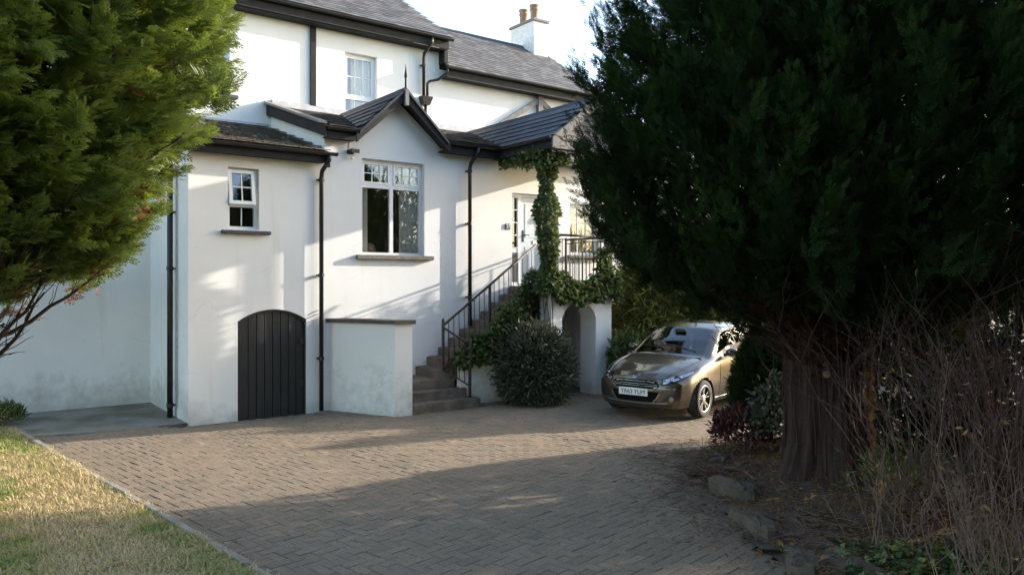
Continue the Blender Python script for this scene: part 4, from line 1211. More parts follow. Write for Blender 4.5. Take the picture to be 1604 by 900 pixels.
# ---------------- generic leafy shrub
def shrub(name, label, loc, rad, hgt, n, tpl, size, mat, seed, cat='shrub', group=None, flat_=.0, shell=.55, upb=.3, stems=9, stem_mat='twig_dark', wob=.12, z0=.0, full=False):
    r = np.random.default_rng(seed); rp = random.Random(seed)
    o = empty(name, loc); tag(o, label, cat, group)
    d = sph(n, r); d[:,2] = np.abs(d[:,2])*1.0 - .22*(r.uniform(size=n) < .35)
    lob = 1 + wob*np.sin(5*np.arctan2(d[:,1],d[:,0])+4*d[:,2]+seed) + wob*.7*np.sin(9*np.arctan2(d[:,1],d[:,0])-7*d[:,2]+2*seed) + wob*.5*r.normal(size=n)*.5
    f = (shell+(1-shell)*r.uniform(size=n)**.6)*lob
    if full: d = sph(n, r)
    P = np.stack([d[:,0]*rad[0]*f, d[:,1]*rad[1]*f, z0+hgt*(.46 if full else .36)+d[:,2]*hgt*(.54 if full else .64)*f], 1); P[:,2] = np.maximum(P[:,2], .02)
    D = d + r.normal(0,.55,(n,3)) + np.array([0,0,upb]); Up = d*.6 + r.normal(0,.5,(n,3)) + np.array([0,0,.5])
    clump = np.sin(P[:,0]*9+seed)*np.sin(P[:,1]*8)*np.sin(P[:,2]*9)
    scatter('foliage', tpl, P, D, Up, size*r.uniform(.6,1.35,n), np.clip(.45+.18*clump+r.normal(0,.16,n),0,1), mat, o, seed)
    for k in range(stems):
        th = rp.uniform(0,6.28); q = Vector((rad[0]*.7*math.cos(th), rad[1]*.7*math.sin(th), hgt*rp.uniform(.5,.85)))
        pts = wander((.06*math.cos(th),.06*math.sin(th),-.04), q, 5, .05, rp)
        MB().tube(pts, [.018,.015,.012,.009,.006,.003], 5).build('stem', M[stem_mat], o, True)
    return o
M['shrub_grey'] = leaf_mat('grey_green_leaves', [(0,(.034,.042,.024)), (.5,(.072,.080,.048)), (.85,(.135,.14,.09)), (1,(.22,.215,.15))], .42, .2, None, .5)
M['ivy'] = leaf_mat('ivy_leaves', [(0,(.038,.064,.022)), (.45,(.088,.128,.040)), (.8,(.17,.20,.07)), (1,(.30,.26,.10))], .40, .28, (.12,.16,.03), .5)
M['bamboo'] = leaf_mat('yellow_green_blades', [(0,(.12,.135,.035)), (.5,(.22,.23,.06)), (.85,(.34,.30,.11)), (1,(.42,.36,.18))], .6, .58, (.28,.26,.07), .3)
M['hedge'] = leaf_mat('dark_hedge_leaves', [(0,(.010,.022,.009)), (.5,(.020,.042,.014)), (1,(.045,.075,.022))], .85, .12, None, .08)
M['maroon'] = leaf_mat('maroon_leaves', [(0,(.045,.016,.018)), (.6,(.10,.035,.035)), (1,(.15,.07,.05))], .5, .2)
M['green_leaf'] = leaf_mat('fresh_green_leaves', [(0,(.05,.09,.018)), (.6,(.10,.15,.03)), (1,(.20,.23,.05))], .4, .4, (.25,.30,.05), .5)
M['dry_leaf'] = leaf_mat('dry_brown_leaves', [(0,(.11,.05,.022)), (.5,(.22,.11,.04)), (1,(.36,.21,.08))], .8, .3)

def at_house(u, n_, z=0): return H2W(u, -n_, z)
shrub('evergreen_shrub', 'rounded grey green shrub with narrow leaves in front of the landing arch', at_house(4.80,1.52), (.70,.60), 1.42, 12000, [leaf_tpl('narrow')], .115, M['shrub_grey'], 41, upb=.25, shell=.45, wob=.10, full=True)
# dry litter and twigs under it
shrub('bamboo_clump', 'tall yellow green leafy clump beside the landing pier, behind the car', (2.95,16.2,0), (.85,.6), 3.0, 8000, [leaf_tpl('blade2')], .42, M['bamboo'], 42, 'plant', upb=.5, shell=.3)
shrub('pampas_clump', 'arching straw tipped grass clump behind the parked car', (3.9,16.5,0), (.9,.7), 2.3, 7000, [leaf_tpl('blade2')], .55, M['bamboo'], 43, 'plant', upb=.9, shell=.3)
shrub('laurel_bush', 'low dark leafy bush between white pier and parked car', (2.35,15.1,0), (.50,.45), 1.15, 3000, [leaf_tpl('narrow'), leaf_tpl('broad')], .15, M['ivy'], 44)
shrub('clipped_conifer', 'dense clipped dark green conifer bush beside the tree trunk', (3.50,10.5,0), (.47,.50), 1.58, 7000, [frond(60+k, 8, .05, .05) for k in range(3)], .13, M['cypress_dark'], 45, upb=.8, shell=.6, wob=.05)
shrub('maroon_shrub', 'small maroon leaved shrub at the edge of the drive', (2.92,9.75,.05), (.40,.34), .55, 1500, [leaf_tpl('narrow'), leaf_tpl('broad')], .085, M['maroon'], 46, upb=.6)
shrub('variegated_shrub', 'low shrub with glossy pale edged leaves beside the trunk', (3.30,9.55,.05), (.36,.32), .95, 1300, [leaf_tpl('broad')], .085, M['shrub_grey'], 47, upb=.2)
shrub('young_laurel', 'small fresh green leafy bush at the left end of the white wall', (-7.72,11.62,0), (.30,.26), .34, 700, [leaf_tpl('narrow')], .10, M['ivy'], 48, upb=.6)
# a bright leafy bough seen through the gap in the left cypress
ob = empty('leafy_bush', (-8.1,11.2,0)); tag(ob, 'bright green broad leaved bush seen through gaps in the left cypress', 'shrub')
rg = np.random.default_rng(50); n = 1500
P = rg.normal(0,1,(n,3))*np.array([.30,.3,.20])+np.array([.25,0,2.42]); D = rg.normal(0,1,(n,3)); D[:,2] -= .2
scatter('foliage', [leaf_tpl('broad')], P, D, rg.normal(0,.6,(n,3))+np.array([0,0,1]), rg.uniform(.08,.15,n), rg.uniform(.2,1,n), M['green_leaf'], ob, 50)
MB().tube([(0,0,-.05),(-.05,0,1.1),(.05,0,1.75),(.25,0,2.5)], [.05,.04,.03,.01], 7).build('stem', M['bark'], ob, True)

# hedges and trees beyond the right border
def hedge_row(name, label, p, q, hgt, thick, n, tpl, size, mat, seed, cat='hedge', tmean=.4, zb=0, fill=True):
    r = np.random.default_rng(seed); o = empty(name, (p[0],p[1],0)); tag(o, label, cat)
    p, q = np.array(p, float), np.array(q, float); d = q-p; L = np.linalg.norm(d); d /= L; s = np.array([-d[1], d[0]])
    t = r.uniform(0, L, n); a = r.uniform(0, 2*np.pi, n); rad = r.uniform(.35,1,n)**.5
    top = hgt*(1+.07*np.sin(t*2.1+seed)+.05*np.sin(t*5.3))
    lat = thick*rad*np.cos(a); z = zb+(top-zb)*np.clip(.5+.52*rad*np.sin(a), 0, 1.2)
    P = np.stack([t*d[0]+lat*s[0], t*d[1]+lat*s[1], z], 1)
    D = np.stack([np.cos(a)*s[0], np.cos(a)*s[1], np.sin(a)], 1) + r.normal(0,.5,(n,3)) + np.array([0,0,.35])
    scatter('foliage', tpl, P, D, r.normal(0,.6,(n,3))+np.array([0,0,.5]), size*r.uniform(.6,1.3,n), np.clip(r.normal(tmean,.18,n),0,1), mat, o, seed)
    k = max(3, int(L/.7)); rp = random.Random(seed)
    for i in range(k):
        x = L*(i+.5)/k; c = d*x
        MB().tube([(c[0],c[1],-.1),(c[0]+.05,c[1],hgt*.4),(c[0],c[1]+.05,hgt*.8)], [.06,.045,.012], 7).build('stem', M['bark'], o, True)
    return o
hedge_row('laurel_hedge', 'dark hedge behind the right hand border shrubs', (4.4,10.2), (10.5,10.6), 3.0, .9, 16000, [leaf_tpl('broad')], .16, M['hedge'], 61)
hedge_row('screen_hedge', 'tallest dark hedge beside the drive, behind the parked car', (10.0,15.8), (9.3,17.7), 3.9, .7, 5000, [leaf_tpl('broad')], .2, M['hedge'], 66)
hedge_row('boundary_hedge', 'lower dark hedge along the far side of the drive', (9.2,18.0), (8.0,22.5), 2.5, .7, 6000, [leaf_tpl('broad')], .2, M['hedge'], 62)
hedge_row('sun_block_hedge', 'unseen evergreen hedge added outside the right edge to keep sun off the shrubs', (7.9,4.6), (10.2,10.0), 3.7, .6, 5200, [leaf_tpl('broad')], .17, M['hedge'], 64)  # added out of view to block the sun from the bare shrubs
hedge_row('rear_hedge', 'leafy evergreen hedge at the far end of the drive', (8.0,22.8), (2.6,24.5), 3.6, .9, 8000, [leaf_tpl('broad')], .22, M['ivy'], 63)

# ---------------- ivy on post, landing and stair side
ivy = empty('ivy', at_house(5.24,1.38)); tag(ivy, 'green ivy wrapping the porch post and hanging over the landing and stairs', 'ivy')
io = Vector(at_house(5.24,1.38))
rg = np.random.default_rng(70)
def house_pts(u, n_, z): return np.stack([A0[0]+.8*u+.6*n_, A0[1]+.6*u-.8*n_, z], 1)
P, D, S = [], [], []
def add_ivy(u, n_, z, du=0, dn=1, dz=-.4, s=.075):
    m = len(u); P.append(house_pts(u, n_, z)); d = np.stack([.8*du+.6*dn+0*u, .6*du-.8*dn+0*u, dz+0*u], 1); D.append(d+rg.normal(0,.45,(m,3))); S.append(s*rg.uniform(.55,1.35,m))
m = 3300; th = rg.uniform(0,2*np.pi,m); z = rg.uniform(2.0,4.62,m)                 # round the post
rad = (.16+.045*np.sin(z*4.2)+.03*np.sin(z*9+1)+.07*np.clip(2.9-z,0,1)+.06*np.clip(z-4.2,0,1))*rg.uniform(.55,1.1,m)
cu = 5.24+.03*np.sin(z*3)
add_ivy(cu+rad*np.cos(th)*1.0, 1.36+rad*np.sin(th), z, np.cos(th), np.sin(th), -.5)
m = 1300; t = rg.uniform(0,1,m)**.8                                               # along the eave towards the wall
add_ivy(5.02+rg.normal(0,.06,m)+.12*t, 1.6-1.5*t, 4.60-rg.uniform(0,1,m)**1.6*(.34-.22*t)+rg.normal(0,.03,m), -.6, .5, -.5)
m = 500
add_ivy(5.0+rg.uniform(0,.55,m), 1.55+rg.normal(0,.07,m), 4.58-rg.uniform(0,.25,m), 0, 1, -.5)
m = 3600; u = rg.uniform(5.0,6.95,m)                                              # over the landing front
hang = rg.uniform(0,1,m); low = .22+.08*np.sin(u*6)+.07*np.sin(u*13)
add_ivy(u, 1.46+rg.uniform(-.05,.12,m), ZL+.20-hang*(low+.25)+.12*np.sin(u*5), 0, 1, -.4)
m = 900; add_ivy(6.62+rg.normal(0,.12,m), 1.42+rg.normal(0,.06,m), ZL+rg.uniform(-.1,.75,m), 0, 1, .2)   # up the right post
m = 6000; t = rg.uniform(0,1,m)**.8                                                   # down the outside of the flight
u = 3.62+1.7*t; top = .98+1.55*t+.07*np.sin(t*17); dep = (.38+.85*t)*rg.uniform(0,1,m)
bul = .10+.26*np.sin(np.pi*np.clip((t+.1)/1.2,0,1))
add_ivy(u+rg.normal(0,.03,m), .86+bul*rg.uniform(.2,1,m), top-dep, -.2, 1, -.3, .08)
m = 700; t = rg.uniform(0,1,m); add_ivy(3.52+.45*t+rg.normal(0,.05,m), .95+rg.normal(0,.08,m), .80+.35*t+rg.normal(0,.07,m), -.5, .8, -.2, .075)
Pc, Dc, Sc = np.concatenate(P), np.concatenate(D), np.concatenate(S)
lf = scatter('leaves', [leaf_tpl('ivy')], Pc, Dc, rg.normal(0,.4,(len(Pc),3))+np.array([.2,-.4,.6]), Sc, np.clip(rg.normal(.45,.2,len(Pc))+.25*(rg.uniform(size=len(Pc))<.08),0,1), M['ivy'], ivy, 70)
relo(lf, io)
rp = random.Random(4)
for k in range(5):
    pts = []
    for i in range(14):
        z = -.05+4.6*i/13; a = i*.7+k*1.3; q = H2W(5.24+.09*math.cos(a), -(1.38+.09*math.sin(a)), z); pts.append(q)
    relo(MB().tube(pts, [.014-.0007*i for i in range(14)], 5).build('stem', M['bark'], ivy, True), io)

# ---------------- bare stemmed shrubs in the right foreground
def bare_shrub(label, loc, n, hgt, spr, seed, leaves=120, mat='twig', lean=(0,0), thick=.0055, group='bare shrubs of the right border'):
    rp = random.Random(seed); o = empty('bare_shrub', loc); tag(o, label, 'shrub', group)
    b = MB(); tips = []
    def grow(p, d, L, rad, depth):
        pts = [Vector(p)]; dd = Vector(d); k = 6
        for i in range(k):
            dd = (dd + Vector((rp.gauss(0,.11), rp.gauss(0,.11), rp.gauss(.02,.07)))).normalized(); pts.append(pts[-1]+dd*L/k)
        b.tube(pts, [rad*(1-.65*i/k) for i in range(k+1)], 5 if rad > .004 else 4)
        if depth > 0:
            for i in range(rp.randint(2,4)):
                j = rp.randint(2, k); a = pts[j]; nd = (dd*.9 + Vector((rp.gauss(0,.55), rp.gauss(0,.55), rp.gauss(.25,.35)))).normalized()
                grow(a, nd, L*rp.uniform(.35,.62), rad*.55, depth-1)
        else: tips.extend([pts[-1], pts[3], pts[4]])
    for k in range(n):
        th = rp.uniform(0,6.28); e = rp.uniform(.05,spr)
        d = Vector((math.cos(th)*e+lean[0], math.sin(th)*e+lean[1], 1)).normalized()
        grow((rp.gauss(0,.12), rp.gauss(0,.12), -.03), d, hgt*rp.uniform(.55,1.0), thick*rp.uniform(.7,1.3), 2)
    b.build('stems', M[mat], o)
    if leaves:
        r = np.random.default_rng(seed); i = r.integers(0, len(tips), leaves); Pp = np.array([tuple(tips[k]) for k in i])+r.normal(0,.02,(leaves,3))
        scatter('leaves', [leaf_tpl('narrow'), leaf_tpl('broad')], Pp, r.normal(0,1,(leaves,3)), r.normal(0,.5,(leaves,3))+np.array([0,0,.7]), .045*r.uniform(.6,1.6,leaves), r.uniform(0,1,leaves), M['dry_leaf'], o, seed)
    return o
bare_shrub('tall bare stemmed shrub just right of the thick trunk', (3.62,6.75,.05), 28, 2.15, .55, 81, 40)
bare_shrub('widest bare shrub with pale arching twigs at the right edge', (3.65,5.75,.05), 28, 2.0, .65, 82, 50)
bare_shrub('tallest bare twiggy shrub against the right picture edge', (4.25,6.6,.05), 30, 2.6, .5, 83, 60)
bare_shrub('low bare shrub with rusty leaves at the bottom right corner', (3.3,5.25,.03), 24, 1.05, .8, 84, 110, 'twig_dark')
bare_shrub('low twiggy shrub at the foot of the thick trunk', (3.02,6.35,.05), 12, .75, .8, 85, 60, 'twig_dark')
bare_shrub('leggy bare shrub behind the right border near the hedge', (4.75,7.6,.05), 28, 2.7, .4, 86, 50)
shrub('leafy_undergrowth', 'brown and green undergrowth among the bare stems at right', (3.9,6.15,.0), (.75,.5), .85, 1300, [leaf_tpl('narrow'), leaf_tpl('broad')], .06, M['dead_dark'], 87, upb=.3, shell=.2)
shrub('green_undergrowth', 'sparse green sprigs at the right border beside the trunk', (3.62,7.2,.02), (.5,.45), .75, 380, [leaf_tpl('narrow')], .09, M['ivy'], 88, upb=.5, shell=.2, stems=5)

# ivy carpet, litter and twigs on the bed
rg = np.random.default_rng(90)
def ground_scatter(name, label, cat, n, box, tpl, size, mat, seed, upb, dens=None, zoff=.01):
    r = np.random.default_rng(seed); x = r.uniform(box[0],box[1],n); y = r.uniform(box[2],box[3],n)
    ok = in_poly(bed_poly, x, y) if dens is None else dens(x, y, r)
    x, y = x[ok], y[ok]; n = len(x)
    inb = in_poly(bed_poly, x, y)
    z = np.where(inb, np.maximum(bed_z(x,y), .02), .004) + zoff + r.uniform(0,.02,n)
    D = np.stack([r.normal(size=n), r.normal(size=n), r.normal(0,.25,n)+upb], 1); Up = np.stack([r.normal(0,.35,n), r.normal(0,.35,n), np.ones(n)], 1)
    o = scatter(name, tpl, np.stack([x,y,z],1), D, Up, size*r.uniform(.5,1.5,n), r.uniform(0,1,n), mat, None, seed)
    tag(o, label, cat, kind='stuff'); return o
ground_scatter('ground_ivy', 'dark ivy leaves carpeting the ground at bottom right', 'ivy', 3200, (2.5,4.8,4.9,6.3), [leaf_tpl('ivy')], .06, M['ivy'], 91, .25, zoff=.03)
edge = lambda x, y, r: (np.abs(lawn_side(x*0-99, y)) < 0) | (in_poly(bed_poly, x+.0, y) | (in_poly(bed_poly, x+.45, y) & (r.uniform(size=len(x)) < .22)) | (in_poly(bed_poly, x+.9, y) & (r.uniform(size=len(x)) < .03)))
ground_scatter('leaf_litter', 'brown needle and leaf litter on the bed and drive edge', 'litter', 30000, (1.0,4.8,5.0,11.0), [leaf_tpl('narrow'), leaf_tpl('blade')], .055, M['dry_leaf'], 92, .12, edge)
rp = random.Random(17)
b = MB()
for k in range(900):
    x = rp.gauss(2.25,.38); y = rp.uniform(6.2,9.9); a = rp.uniform(0,6.28); L = rp.uniform(.06,.3)
    z = .02+max(0,.06*(x-1.9))+rp.uniform(0,.03)
    p = Vector((x,y,z)); q = p+Vector((math.cos(a)*L, math.sin(a)*L, rp.uniform(-.01,.04)))
    b.tube(wander(p,q,3,.016,rp), [.0045,.004,.003,.0015], 4)
o = b.build('twig_litter', M['twig_dark']); tag(o, 'scattered small dead twigs along the edge of the brick drive', 'twigs', kind='stuff')
def fallen(label, p, q, rad, seed):
    rp = random.Random(seed); b = MB(); pts = wander(p, q, 9, .05, rp, .06)
    for t in pts: t.z = max(t.z, .012)
    b.tube(pts, [rad*(1-.7*i/9) for i in range(10)], 6)
    for i in range(2,9):
        for s in range(2):
            a = pts[i]; d = (pts[i]-pts[i-1]).normalized(); e = a+d*rp.uniform(.12,.35)+Vector((rp.uniform(-.2,.2), rp.uniform(-.2,.2), rp.uniform(-.04,.10)))
            e.z = max(e.z,.01); b.tube(wander(a,e,4,.02,rp), [rad*.45,rad*.4,rad*.3,rad*.25,.001], 4)
    o = b.build('fallen_branch', M['twig']); tag(o, label, 'branch', 'fallen branches at the bed edge'); return o
fallen('long pale fallen branch reaching from the trunk onto the drive', (2.75,8.55,.16), (1.75,8.15,.03), .013, 1)
fallen('forked fallen branch lying nearest the red brown trunk', (2.8,8.25,.18), (2.15,8.6,.05), .011, 2)
fallen('curved fallen branch crossing the others below the maroon shrub', (2.6,9.0,.10), (1.85,8.55,.03), .011, 4)
fallen('stout fallen branch lying along the bed edge stones', (2.5,7.9,.16), (1.95,8.75,.05), .014, 5)
fallen('short fallen branch beside the lowest edging stone', (2.55,6.1,.10), (2.1,6.45,.05), .010, 6)
fallen('thin fallen branch sticking out over the brick drive', (2.3,8.0,.08), (1.55,7.75,.02), .009, 3)
M['stone'] = pm('edging_rock', (.115,.09,.062), (.06,.048,.034), 5, .97, 1.0, 18)
def rock(label, c, L, Wd, Hh, rz, seed):
    r = np.random.default_rng(seed); nu, nv = 22, 12; V = []
    for i in range(nv+1):
        ph = math.pi*i/nv
        for j in range(nu):
            th = 2*math.pi*j/nu; x, y, z = math.sin(ph)*math.cos(th), math.sin(ph)*math.sin(th), math.cos(ph)
            e = .38; sx = math.copysign(abs(x)**e, x); sy = math.copysign(abs(y)**e, y); sz = math.copysign(abs(z)**e, z)
            k = 1+.10*math.sin(3*th+seed)*math.sin(2*ph+seed)+.06*math.sin(7*th+2*seed+2*ph)+r.normal(0,.03)
            V.append((sx*L/2*k, sy*Wd/2*k, sz*Hh/2*k))
    F = [(i*nu+j, i*nu+(j+1)%nu, (i+1)*nu+(j+1)%nu, (i+1)*nu+j) for i in range(nv) for j in range(nu)]
    o = obj('edging_stone', np_mesh('edging_stone', V, F, M['stone'])); o.location = c; o.rotation_euler = (.06,.05,rz)
    tag(o, label, 'stone', 'rough stones edging the bed'); return o
rock('grey edging stone tipped against the bed below the fallen branches', (2.22,7.75,.07), .62, .20, .24, R(112), 1)
rock('long flat edging stone nearest the bottom of the picture', (2.12,6.72,.05), .66, .22, .20, R(100), 2)
rock('half buried edging stone at the bottom edge of the picture', (2.22,5.92,.03), .50, .22, .15, R(75), 3)
rock('small pale edging stone beside the maroon shrub', (2.45,9.15,.05), .34, .22, .16, R(60), 4)

# dead leaves caught on the sunny side of the trunk
rg = np.random.default_rng(95); n = 420; z = rg.uniform(.2,1.35,n); th = rg.normal(-.35,.14,n)
Pp = np.stack([RC[0]-.10+(.39+.1*np.exp(-z/.4)+rg.uniform(0,.08,n))*np.cos(th), RC[1]+(.39+rg.uniform(0,.08,n))*np.sin(th), z],1)
o = scatter('dead_leaves', [leaf_tpl('narrow'), leaf_tpl('ivy')], Pp, rg.normal(0,.5,(n,3))+np.array([0,0,-.8]), rg.normal(0,1,(n,3)), rg.uniform(.03,.075,n), rg.uniform(.3,1,n), M['dry_leaf'], right, 95); relo(o, ro)

# ---------------- bare tree out of frame on the right (mirrored in the big window)
def bare_tree(label, loc, hgt, seed):
    rp = random.Random(seed); o = empty('bare_tree', loc); tag(o, label, 'tree'); b = MB(); tk = MB()
    def grow(p, d, L, rad, depth, mb):
        pts = [Vector(p)]; dd = Vector(d); k = 5
        for i in range(k):
            dd = (dd + Vector((rp.gauss(0,.12), rp.gauss(0,.12), rp.gauss(.03,.06)))).normalized(); pts.append(pts[-1]+dd*L/k)
        mb.tube(pts, [rad*(1-.45*i/k) for i in range(k+1)], 7 if rad > .03 else 4, cap=False)
        if depth > 0:
            for i in range(rp.randint(3,5)):
                j = rp.randint(2,k); nd = (dd*.75 + Vector((rp.gauss(0,.5), rp.gauss(0,.5), rp.gauss(.25,.3)))).normalized()
                grow(pts[j], nd, L*rp.uniform(.55,.8), rad*.5, depth-1, b)
    grow((0,0,-.1), (0,0,1), hgt*.33, .16, 5, tk)
    tk.build('trunk', M['bark'], o, True); b.build('branches', M['twig'], o); return o
bare_tree('nearest leafless tree beyond the right picture edge', (11.0,7.0,0), 8.5, 5)
bare_tree('tallest leafless tree beyond the right picture edge', (15.0,6.0,0), 11, 6)
bare_tree('leafless tree farthest outside the right picture edge', (17.5,3.5,0), 11, 7)
hedge_row('reflection_hedge', 'unseen tall evergreen hedge added to darken the window reflection', (19.5,1.0), (21.0,8.5), 6.5, 1.2, 6000, [leaf_tpl('broad')], .35, M['hedge'], 65)  # added out of view as a dark reflection for the big window

# unseen cypress copies added out of frame to cut the fill light
def copy_tree(src, loc, rz, sc, label):
    t = src.copy(); C.objects.link(t); t.location = loc; t.rotation_euler = (0,0,rz); t.scale = (sc,sc,sc); t['label'] = label
    for ch in src.children:
        if ch.name.startswith(('crown','trunk','inner')):
            c = ch.copy(); C.objects.link(c); c.parent = t
    return t
copy_tree(right, (6.9,2.9,0), 1.9, .92, 'unseen dark cypress added beside the photographer to shade the right border')
copy_tree(right, (9.0,6.4,0), 4.1, .95, 'unseen dark cypress added outside the right edge to shade the bare shrubs')
copy_tree(right, (3.2,-3.6,0), .6, 1.05, 'unseen dark cypress added behind the photographer on the right to cut sky light')
copy_tree(right, (-2.6,-4.4,0), 2.7, 1.1, 'unseen dark cypress added behind the photographer on the left to cut sky light')

# a few fallen leaves and crumbs on the bricks
r = np.random.default_rng(99); n = 520
x = r.uniform(-6.5,3.0,n); y = r.uniform(5.6,13.0,n); k = in_poly(drive_poly, x, y); x, y = x[k], y[k]; n = len(x)
o = scatter('fallen_leaves', [leaf_tpl('broad'), leaf_tpl('narrow')], np.stack([x,y,np.full(n,.012)],1), np.stack([r.normal(size=n),r.normal(size=n),r.normal(0,.15,n)],1), np.stack([r.normal(0,.3,n),r.normal(0,.3,n),np.ones(n)],1), r.uniform(.015,.05,n), r.uniform(0,1,n), M['dry_leaf'], None, 99)
tag(o, 'few small dry leaves scattered over the brick drive', 'leaves', kind='stuff')
# ================================================================= CAR
# car frame: x = forward, y = car's left, z up; origin on the ground under the nose
M['paint'] = pm('bronze_metallic_paint', (.098,.082,.062), (.092,.077,.058), 40, .34, 0, 0, metal=.75, coat=1.0)
M['tyre'] = pm('tyre_rubber', (.018,.018,.018), (.028,.027,.026), 20, .85, .3, 60)
M['alloy'] = pm('alloy_wheel', (.56,.56,.57), (.48,.48,.49), 12, .3, 0, 0, metal=.9)
M['trim'] = pm('black_trim', (.012,.012,.013), (.02,.02,.02), 12, .45)
M['silver_trim'] = pm('satin_trim', (.36,.345,.32), (.30,.29,.27), 12, .3, 0, 0, metal=.8)
M['grille_black'] = pm('grille_black', (.008,.008,.008), (.012,.012,.012), 12, .85, spec=.03)
M['slat'] = pm('dark_chrome_slat', (.42,.41,.39), (.34,.33,.31), 12, .35, 0, 0, metal=.7)
M['lamp_chrome'] = pm('lamp_reflector', (.50,.50,.50), (.30,.30,.31), 60, .22, 0, 0, metal=1)
M['plate'] = pm('number_plate_white', (.78,.78,.74), (.74,.74,.70), 6, .45)
def glass_dark():
    m, nt, b = new_mat('car_glass'); nt.nodes.remove(b)
    gl = N(nt, 'ShaderNodeBsdfGlossy'); gl.inputs['Roughness'].default_value = .01
    tr = N(nt, 'ShaderNodeBsdfTransparent'); tr.inputs[0].default_value = (.60,.64,.63,1)
    lw = N(nt, 'ShaderNodeLayerWeight'); lw.inputs[0].default_value = .5
    f = math_n(nt, 'ADD', math_n(nt, 'MULTIPLY', math_n(nt, 'POWER', lw.outputs['Facing'], 4.0), .9), .14, clamp=True)
    mx = N(nt, 'ShaderNodeMixShader')
    nt.links.new(f, mx.inputs[0]); nt.links.new(tr.outputs[0], mx.inputs[1]); nt.links.new(gl.outputs[0], mx.inputs[2])
    nt.links.new(mx.outputs[0], nt.nodes['Material Output'].inputs[0]); return m
M['car_glass'] = glass_dark()

CH_ = math.atan2(-.78, -.625)
CAR0 = (1.95, 12.30, 0)
car = empty('parked_car', CAR0, CH_)
tag(car, 'bronze brown five seat hatchback parked beside the white pier', 'car')
def itp(x, tab):
    xs, ys = zip(*tab); return float(np.interp(x, xs, ys))
def smooth_tab(tab, k=.06):
    xs = np.linspace(tab[0][0], tab[-1][0], 200); ys = np.interp(xs, *zip(*tab))
    w = max(1, int(k*200)); ker = np.hanning(2*w+1); ker /= ker.sum()
    yp = np.concatenate([2*ys[0]-ys[w:0:-1], ys, 2*ys[-1]-ys[-2:-w-2:-1]]); ys = np.convolve(yp, ker, 'valid')
    return list(zip(xs, ys))
TOP = smooth_tab([(0,.68),(.15,.75),(.45,.835),(.80,.905),(1.04,.945),(1.10,.965),(1.45,1.20),(1.80,1.39),(2.05,1.455),(2.45,1.485),(2.9,1.465),(3.3,1.40),(3.62,1.30),(3.80,1.12),(3.95,.90)], .018)
EDGE = smooth_tab([(0,.52),(.2,.62),(.6,.685),(1.05,.715),(1.2,.70),(1.5,.655),(1.85,.60),(2.3,.575),(3.2,.555),(3.6,.55),(3.95,.55)], .02)     # half width of roof / bonnet edge
EDZ = smooth_tab([(0,-.045),(.5,-.04),(1.05,-.03),(1.3,-.025),(1.9,-.055),(2.6,-.065),(3.95,-.07)], .03)
SHZ = smooth_tab([(0,.585),(.25,.69),(.6,.79),(1.05,.875),(1.6,.905),(2.4,.945),(3.2,.985),(3.95,.90)], .03)
WID = smooth_tab([(0,.73),(.2,.80),(.6,.85),(1.2,.86),(3.0,.862),(3.6,.845),(3.95,.80)], .03)
SILL = [(0,.20),(.3,.19),(1.0,.20),(3.2,.20),(3.95,.26)]
def bow(y, z, s):
    f = max(0, 1-s/.95); a = min(1, abs(y)/.86)
    nose = .30*max(0,z-.52)+.16*max(0,.34-z)
    back = .20*(a**2)*max(0,(s-3.2)/.75)
    scr = -.0
    return (.27*a**2.3 + nose*(1-.0*a))*f**1.2 - back + .16*a**2*math.exp(-((s-1.35)/.45)**2)
NS, KN = 150, 30
def section(s):
    w, t, e, ez, sh, zb = (itp(s, T) for T in (WID, TOP, EDGE, EDZ, SHZ, SILL))
    ctl = [(w*.90,zb),(w*.965,zb+.05),(w*.985,zb+.14),(w*1.0,.50),(w*.995,.62),(w*.985,sh-.05),(w*.965,sh),(w*.93,sh+.022)]
    te = t+ez
    if te < sh+.03: te = sh+.03
    ctl += [(e+(w*.93-e)*.35, sh+.022+(te-sh-.022)*.62),(e+.03,te-.03),(e-.03,te+.004),(e*.72,t-.012),(e*.36,t-.003),(0,t)]
    # resample by arc length within fixed knots so rows stay aligned
    out = []; per = [2,2,3,3,2,2,1,4,4,1,3,2,1]
    for (p, q, k) in zip(ctl[:-1], ctl[1:], per):
        for i in range(k): out.append((p[0]+(q[0]-p[0])*i/k, p[1]+(q[1]-p[1])*i/k))
    out.append(ctl[-1]); return out
svals = np.concatenate([np.linspace(0,.25,12,endpoint=False), np.linspace(.25,3.95,NS-12)])
SEC = [section(s) for s in svals]; K = len(SEC[0])
def smooth_rows(S):
    A = np.array(S)
    for it in range(2):
        B = A.copy(); B[:,1:-1] = A[:,1:-1]*.5+.25*(A[:,:-2]+A[:,2:]); B[:,-1,1] = A[:,-1,1]; A = B
    return A
SEC = smooth_rows(SEC)
def pt(i, k, side):
    y, z = SEC[i][k]; s = svals[i]
    return (-(s+bow(y, z, s)), side*y, z)
AX = [(.80,.305),(3.29,.305)]; AR = .345
verts, faces, meta = [], [], []
idx = {}
for side in (1,-1):
    for i in range(len(svals)):
        for k in range(K):
            if k == K-1 and side == -1: idx[side,i,k] = idx[1,i,k]; continue
            idx[side,i,k] = len(verts); p = pt(i,k,side)
            # pull points close to a wheel arch onto its rim
            x, y, z = p
            for (ax, az) in AX:
                d = math.hypot(-x-ax-.0, z-az)
                if abs(y) > .5 and abs(d-AR) < .026 and z < 1.0:
                    x = -(ax+(-x-ax)*AR/d); z = az+(z-az)*AR/d
            verts.append((x,y,z))
def is_arch(c):
    return abs(c[1]) > .5 and any(math.hypot(-c[0]-ax, c[2]-az) < AR-.006 for ax, az in AX)
R_EDGE = 23                        # row index region of the roof edge
groups = {'body':[], 'windscreen':[], 'side_glass':[], 'rear_glass':[], 'arch':[]}
